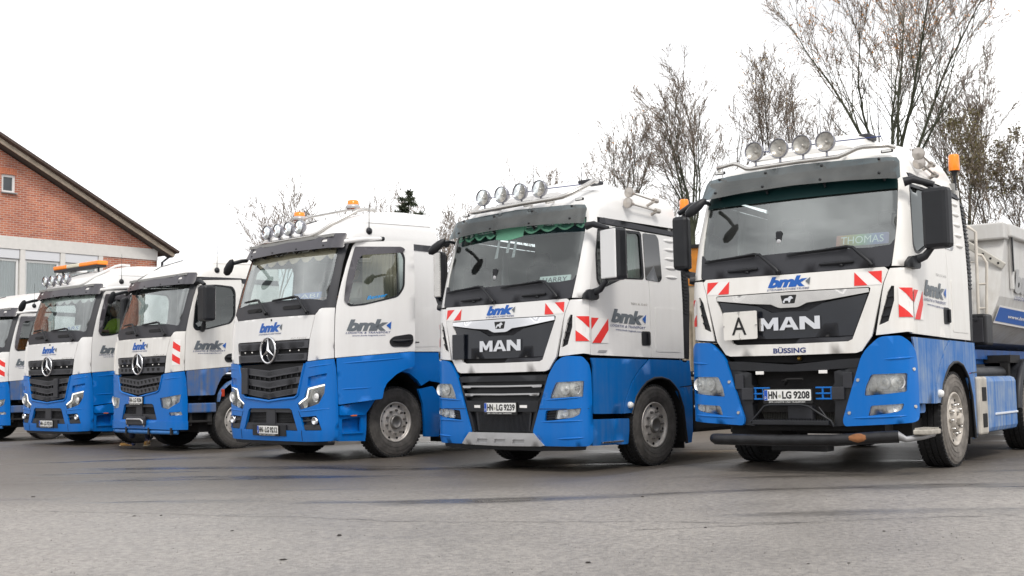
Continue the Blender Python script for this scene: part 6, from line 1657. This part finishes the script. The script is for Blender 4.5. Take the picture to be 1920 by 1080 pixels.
for i, (u, Y, h, s, lb) in enumerate(((520, 95, 15.9, 3, 'faint far tree above the four roof lamps of the open-door truck'), (612, 105, 17.7, 5, 'faint far tree left of the rear beacon of the open-door truck'), (700, 100, 17.0, 7, 'faint far tree by the roof antenna of the open-door truck'),
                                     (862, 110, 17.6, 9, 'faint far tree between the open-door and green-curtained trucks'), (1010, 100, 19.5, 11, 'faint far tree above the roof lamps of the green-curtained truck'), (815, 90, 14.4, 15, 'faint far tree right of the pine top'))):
    bare_tree('far_tree', at(u, Y), Y, h, 100 + s, stems=6, spread=34, label=lb, group=GF, dense=.75, fork=.5, levels=4, r0=.14, twigr=.015, bark=mat('far_bark_haze', (.36, .32, .29), .9))  # bark lightened in colour to paint in distance haze
conifer('pine_tree', at(766, 75), 75, 13.9, 8, 'dark pine top rising above the roof of the open-door truck', .20, start=.25)
conifer('pine_tree', at(798, 80), 80, 11.6, 18, 'lower pine sloping down beside the dark pine top', .28, start=.2)

# ------------------------------------------------------------------ dark scrub along the back of the yard
def scrub():
    rng = random.Random(99); mb = MB()
    for k in range(15000):
        x = rng.uniform(-9, 60); y = 46 + .30 * x * 0 + rng.uniform(-1.6, 1.6) + 6 * sin(x * .11); h = 3.0 + 1.2 * noise.noise(Vector((x * .25, 0, 3)))
        z = h * rng.random() ** .7; sz = rng.uniform(.12, .34)
        a = Vector((rng.gauss(0, 1), rng.gauss(0, 1), rng.gauss(0, 1))).normalized(); b = a.orthogonal().normalized()
        c = Vector((x, y, z)); mb.add([c - a * sz, c + b * sz * .6, c + a * sz, c - b * sz * .6], [(0, 1, 2, 3)])
    o = mb.build('hedge', mat('scrub_leaf', (.045, .048, .028), .9, var=.5, vs=1.5)); tag(o, kind='stuff', label='dark bushes along the back of the yard behind the trucks', category='bushes')
scrub()

# ------------------------------------------------------------------ unseen belt of trees behind the camera, added to darken reflections in chrome and paint
def unseen_trees():
    rng = random.Random(5); mb = MB()
    for k in range(5200):
        x = rng.uniform(-95, 95); hh = 7.5 + 3.0 * noise.noise(Vector((x * .12, 1, 0))); z = hh * rng.random(); y = -62 + rng.uniform(-3, 3); sz = rng.uniform(.35, .9)
        a = Vector((rng.gauss(0, 1), rng.gauss(0, .5), rng.gauss(0, 1))).normalized(); b = a.orthogonal().normalized(); c = Vector((x, y, z))
        mb.add([c - a * sz, c + b * sz * .7, c + a * sz, c - b * sz * .7], [(0, 1, 2, 3)])
    o = mb.build('unseen_treeline', mat('unseen_treeline_leaf', (.07, .07, .045), .9, var=.4, vs=.6)); tag(o, kind='stuff', label='unseen dark belt of trees added behind the camera to darken reflections', category='trees')
unseen_trees()

# ------------------------------------------------------------------ orange container glimpsed between the two nearest trucks
e = empty('orange_container', (4.9, 28.0, 0), -.6, label='orange topped container seen in the slit between the two nearest trucks', category='container')
oc = mat('container_orange', (.55, .20, .02), .5, var=.2); ob_ = mat('container_beige', (.36, .31, .24), .6, var=.2)
mb = MB(); mb.box((0, 0, 1.6), (1.7, 4.0, 3.15)); mb.build('box_body', ob_, e)
mb = MB(); mb.box((0, 0, 3.6), (1.76, 4.06, .85)); mb.build('orange_top', oc, e)
mb = MB()
for k in range(14): mb.box((-.78 + k * .12, -2.03, 1.45), (.05, .06, 2.3))
mb.build('corrugation', ob_, e)
mb = MB(); mb.box((0, 0, 4.06), (1.84, 4.14, .08)); mb.build('top_rail', M_CHASSIS, e)

# ------------------------------------------------------------------ people
SKIN = mat('skin', (.50, .29, .21), .55); HIVIS = mat('hi_vis_cloth', (.42, .58, .05), .8); NAVY = mat('navy_trousers', (.015, .02, .045), .9)
HAIR = mat('hair', (.05, .03, .02), .8); PALE = mat('pale_shirt', (.60, .55, .50), .85)
def body(e, verts, edges, radii, mats, pick, name='body'):
    me = bpy.data.meshes.new(name); me.from_pydata(verts, edges, []); o = bpy.data.objects.new(name, me); link(o)
    sk = o.modifiers.new('s', 'SKIN'); sb = o.modifiers.new('u', 'SUBSURF'); sb.levels = 2; sb.render_levels = 2
    for i, r in enumerate(radii):
        me.skin_vertices[0].data[i].radius = (r, r) if not isinstance(r, tuple) else r
    me.skin_vertices[0].data[0].use_root = True
    bpy.context.view_layer.update()
    m2 = bpy.data.meshes.new_from_object(o.evaluated_get(bpy.context.evaluated_depsgraph_get()))
    bpy.data.objects.remove(o)
    m2.materials.clear()
    for m in mats: m2.materials.append(m)
    for p in m2.polygons: p.material_index = pick(p.center); p.use_smooth = True
    o = bpy.data.objects.new(name, m2); link(o, e); return o
def head(e, p, s=1.0, hair=True, yaw=0.0):
    T = Matrix.Translation(p) @ Matrix.Rotation(yaw, 4, 'Z')
    mb = MB(); mb.lathe([(-.125 * s, 0), (-.115 * s, .045 * s), (-.06 * s, .072 * s), (0, .084 * s), (.06 * s, .078 * s), (.105 * s, .05 * s), (.12 * s, 0)], 16, 'Z', T=T)
    mb.box((0, -.09 * s, -.015 * s), (.03 * s, .035 * s, .045 * s), .01, T=T)
    for sg in (1, -1): mb.box((sg * .085 * s, 0, -.01), (.018, .04, .055), .008, T=T)
    o = mb.build('head', SKIN, e)
    mb = MB()
    for sg in (1, -1): mb.box((sg * .032 * s, -.077 * s, .008), (.022, .012, .012), .004, T=T)
    mb.box((0, -.078 * s, -.062 * s), (.045, .01, .009), .003, T=T); mb.build('face_features', HAIR, o)
    mb = MB(); mb.lathe([(.0 * s, .090 * s), (.06 * s, .088 * s), (.11 * s, .06 * s), (.135 * s, 0)], 16, 'Z', T=T @ Matrix.Translation((0, .012, 0))); mb.build('hair', HAIR, o)
def driver(t, x, y, zs, shirt, label, yaw=0.0, arm=0.0):
    e = empty('person', world(t, (x, y, zs)), t.rotation_euler.z + yaw, label=label, category='person')
    V = [(0, 0, .08), (0, .02, .28), (0, .01, .46), (0, -.01, .56), (.10, -.06, .05), (.13, -.46, .06), (.13, -.50, -.34), (-.10, -.06, .05), (-.13, -.46, .06), (-.13, -.50, -.34),
         (.19, 0, .46), (.26, -.10, .24), (.20, -.36, .26), (.17, -.44, .28), (-.19, 0, .46), (-.26, -.10, .24), (-.20, -.36, .26), (-.17, -.44, .28)]
    E = [(0, 1), (1, 2), (2, 3), (0, 4), (4, 5), (5, 6), (0, 7), (7, 8), (8, 9), (2, 10), (10, 11), (11, 12), (12, 13), (2, 14), (14, 15), (15, 16), (16, 17)]
    R = [.14, .14, .13, .055, .09, .07, .05, .09, .07, .05, .065, .05, .035, .03, .065, .05, .035, .03]
    body(e, V, E, R, [shirt, NAVY, SKIN], lambda c: 2 if (c.z > .53 or c.y < -.30 and c.z > .18) else (1 if c.z < .10 or (c.y < -.2 and c.z < .15) else 0))
    head(e, Vector((0, -.03, .70)))
    for sg in (1, -1):
        mb = MB()
        for k in range(4): mb.tube([(sg * (.14 + k * .018), -.47, .29), (sg * (.14 + k * .018), -.51, .30), (sg * (.14 + k * .018), -.525, .27)], [.010, .009, .007], 6)
        mb.tube([(sg * .13, -.45, .28), (sg * .115, -.48, .30)], [.011, .008], 6); mb.box((sg * .165, -.45, .285), (.08, .06, .03), .012); mb.build('hand', SKIN, e)
    return e
driver(T3, .60, 1.12, 2.02, PALE, 'driver in a pale shirt at the wheel of the open-door truck')
driver(T1, .60, 1.15, 2.00, HIVIS, 'driver in a yellow hi-vis jacket in the truck with the orange light bar')
# someone walking behind the dirty truck: only the shoes and trouser legs show under its bumper
def walker():
    gz = ground_z(-7.38, 22.85)
    e = empty('person', (-7.36, 22.85, gz), 0, label='person in dark trousers and tan shoes standing behind the dirty truck', category='person')
    V = [(0, 0, .95), (0, .01, 1.15), (0, 0, 1.38), (0, 0, 1.52), (-.10, 0, .90), (-.14, -.02, .50), (-.16, .04, .13), (.10, 0, .90), (.14, .0, .50), (.16, .0, .11),
         (.19, 0, 1.38), (.25, .03, 1.12), (.24, -.08, .88), (-.19, 0, 1.38), (-.25, .03, 1.12), (-.24, -.08, .88)]
    E = [(0, 1), (1, 2), (2, 3), (0, 4), (4, 5), (5, 6), (0, 7), (7, 8), (8, 9), (2, 10), (10, 11), (11, 12), (2, 13), (13, 14), (14, 15)]
    R = [.14, .13, .14, .055, .09, .075, .06, .09, .075, .06, .06, .045, .032, .06, .045, .032]
    body(e, V, E, R, [HIVIS, NAVY, SKIN], lambda c: 2 if c.z > 1.5 or (abs(c.x) > .21 and c.z < .95) else (1 if c.z < 1.0 else 0))
    head(e, Vector((0, -.02, 1.66)))
    for sg in (1, -1):
        mb = MB(); x = sg * .24
        for k in range(4): mb.tube([(x - .03 + k * .02, -.085, .84), (x - .03 + k * .02, -.10, .79), (x - .03 + k * .02, -.085, .76)], [.010, .009, .007], 6)
        mb.tube([(x - sg * .035, -.09, .86), (x - sg * .055, -.11, .81)], [.012, .009], 6); mb.box((x, -.085, .865), (.085, .035, .08), .014); mb.build('hand', SKIN, e)
    tan = mat('tan_leather', (.42, .22, .05), .5); sole = mat('pale_sole', (.62, .52, .34), .6); navy = mat('shoe_navy', (.02, .03, .09), .6)
    def shoe(T):
        mb = MB(); mb.tube([(0, .02, .075), (0, -.02, .07), (0, -.10, .055), (0, -.18, .045), (0, -.23, .035)], [.05, .05, .046, .042, .022], 10, T=T); mb.tube([(0, .02, .06), (0, .06, .05)], [.048, .03], 10, T=T)
        o = mb.build('shoe', tan, e)
        mb = MB(); mb.box((0, -.085, .012), (.09, .31, .028), .012, T=T); mb.build('sole', sole, o)
        mb = MB(); mb.box((0, -.05, .098), (.065, .11, .02), .008, T=T); mb.tube([(0, 0, .09), (0, .0, .14)], [.045, .04], 10, T=T); mb.build('tongue', navy, o)
        mb = MB()
        for k in range(4): mb.tube([T @ Vector((-.035, -.02 - k * .03, .10 - k * .006)), T @ Vector((.035, -.035 - k * .03, .103 - k * .006))], .005, 4)
        mb.build('laces', mat('white_lace', (.75, .75, .75), .7), o)
    shoe(Matrix.Translation((-.165, .03, .0)) @ Matrix.Rotation(radians(-75), 4, 'Z') @ Matrix.Translation((0, -.23, .0)) @ Matrix.Rotation(radians(-22), 4, 'X') @ Matrix.Translation((0, .23, 0)))
    shoe(Matrix.Translation((.16, -.02, 0)) @ Matrix.Rotation(radians(8), 4, 'Z'))
walker()

# ------------------------------------------------------------------ pebbles and leaves lying in the yard
def gp(u, v, d=0):
    dr = fw + rt * ((u - 960) / F) - up * ((v - 540) / F); k = -CAM_H / dr.z
    return Vector((dr.x * k, dr.y * k, 0))
peb = mat('dark_pebble', (.03, .025, .022), .8, var=.3); pebble_me = None
spots = [(636, 1010, 'dark stone lying alone at the lower middle left of the yard'), (435, 1000, 'small dark stone in the foreground asphalt left of the middle'), (530, 1055, 'dark stone near the lower edge of the picture left of the middle'),
         (1103, 1064, 'dark leaf lying near the lower edge right of the middle'), (1516, 1069, 'small stone near the bottom edge under the nearest truck'), (1658, 1011, 'small stone in front of the nearest truck'),
         (1323, 1001, 'small reddish stone in front of the nearest truck'), (1205, 942, 'small dark stone in front of the green-curtained truck'), (252, 971, 'small dark stone at the left of the yard'), (302, 970, 'second dark stone at the left of the yard'),
         (1592, 1068, 'tiny stone near the bottom edge right of the middle'), (62, 933, 'tiny dark stone near the left edge of the yard')]
for i, (u, v, lb) in enumerate(spots):
    p = gp(u, v); p.z = ground_z(p.x, p.y); r = random.Random(i); s = .0065 * (p.y / 5) * (1.7 if i in (0, 3, 2) else 1.0)
    mb = MB(); n = 7
    vs = [(s * 1.6 * cos(2 * pi * k / n) * r.uniform(.7, 1.2), s * cos(2 * pi * k / n + 1.5) * r.uniform(.7, 1.2), .002) for k in range(n)] + [(s * .9 * cos(2 * pi * k / n), s * .7 * cos(2 * pi * k / n + 1.5), s * r.uniform(.35, .6)) for k in range(n)]
    mb.add(vs, [(k, (k + 1) % n, n + (k + 1) % n, n + k) for k in range(n)] + [tuple(range(n, 2 * n))])
    o = mb.build('pebble', peb); o.location = p; o.rotation_euler = (0, 0, r.uniform(0, 6)); tag(o, label=lb, category='stone', group='stones and leaves scattered on the asphalt')

# cracks sealed with tar and loose grit
def yard_details():
    rng = random.Random(8)
    tar = mat('tar_seam', (.035, .033, .031), .45)
    for (u0, v0, u1, v1, wd, lb) in ((700, 985, 1560, 1001, .006, 'long thin crack running across the asphalt in front of the trucks'), (1180, 1003, 1925, 986, .006, 'thin crack meeting the long crack at the right foreground'), (60, 960, 700, 985, .006, 'faint crack in the asphalt at the left foreground')):
        a, b = gp(u0, v0), gp(u1, v1); d = (b - a); L = d.length; d.normalize(); nn = Vector((-d.y, d.x, 0)); N = int(L / .12); vs = []; w = 0
        for i in range(N + 1):
            w += rng.gauss(0, .02); w *= .93
            p = a + d * (L * i / N) + nn * (w + .10 * sin(i * .05)); q = wd * rng.uniform(.3, 1.2)
            z = ground_z(p.x, p.y) + .004; vs += [(p.x - nn.x * q, p.y - nn.y * q, z), (p.x + nn.x * q, p.y + nn.y * q, z)]
        mb = MB(); mb.add(vs, [(2 * i, 2 * i + 2, 2 * i + 3, 2 * i + 1) for i in range(N)]); o = mb.build('crack', tar, kind='structure')
    mb = MB()
    for k in range(3600):
        y = 3.2 + 11 * rng.random() ** 1.3; x = rng.uniform(-.5, .5) * y * 1.0; r = .0016 + .0035 * rng.random() ** 3
        z = ground_z(x, y)
        a = rng.uniform(0, 6)
        vs = [(x + r * cos(a + t), y + r * 1.2 * sin(a + t), z) for t in (0, 2.1, 4.2)] + [(x, y, z + r * 1.2)]
        mb.add(vs, [(0, 1, 3), (1, 2, 3), (2, 0, 3)], mi=0 if rng.random() < .6 else 1)
    mb.build('grit', [peb, mat('pale_grit', (.40, .37, .33), .8)], kind='stuff', label='loose grit scattered over the asphalt', category='gravel')
yard_details()
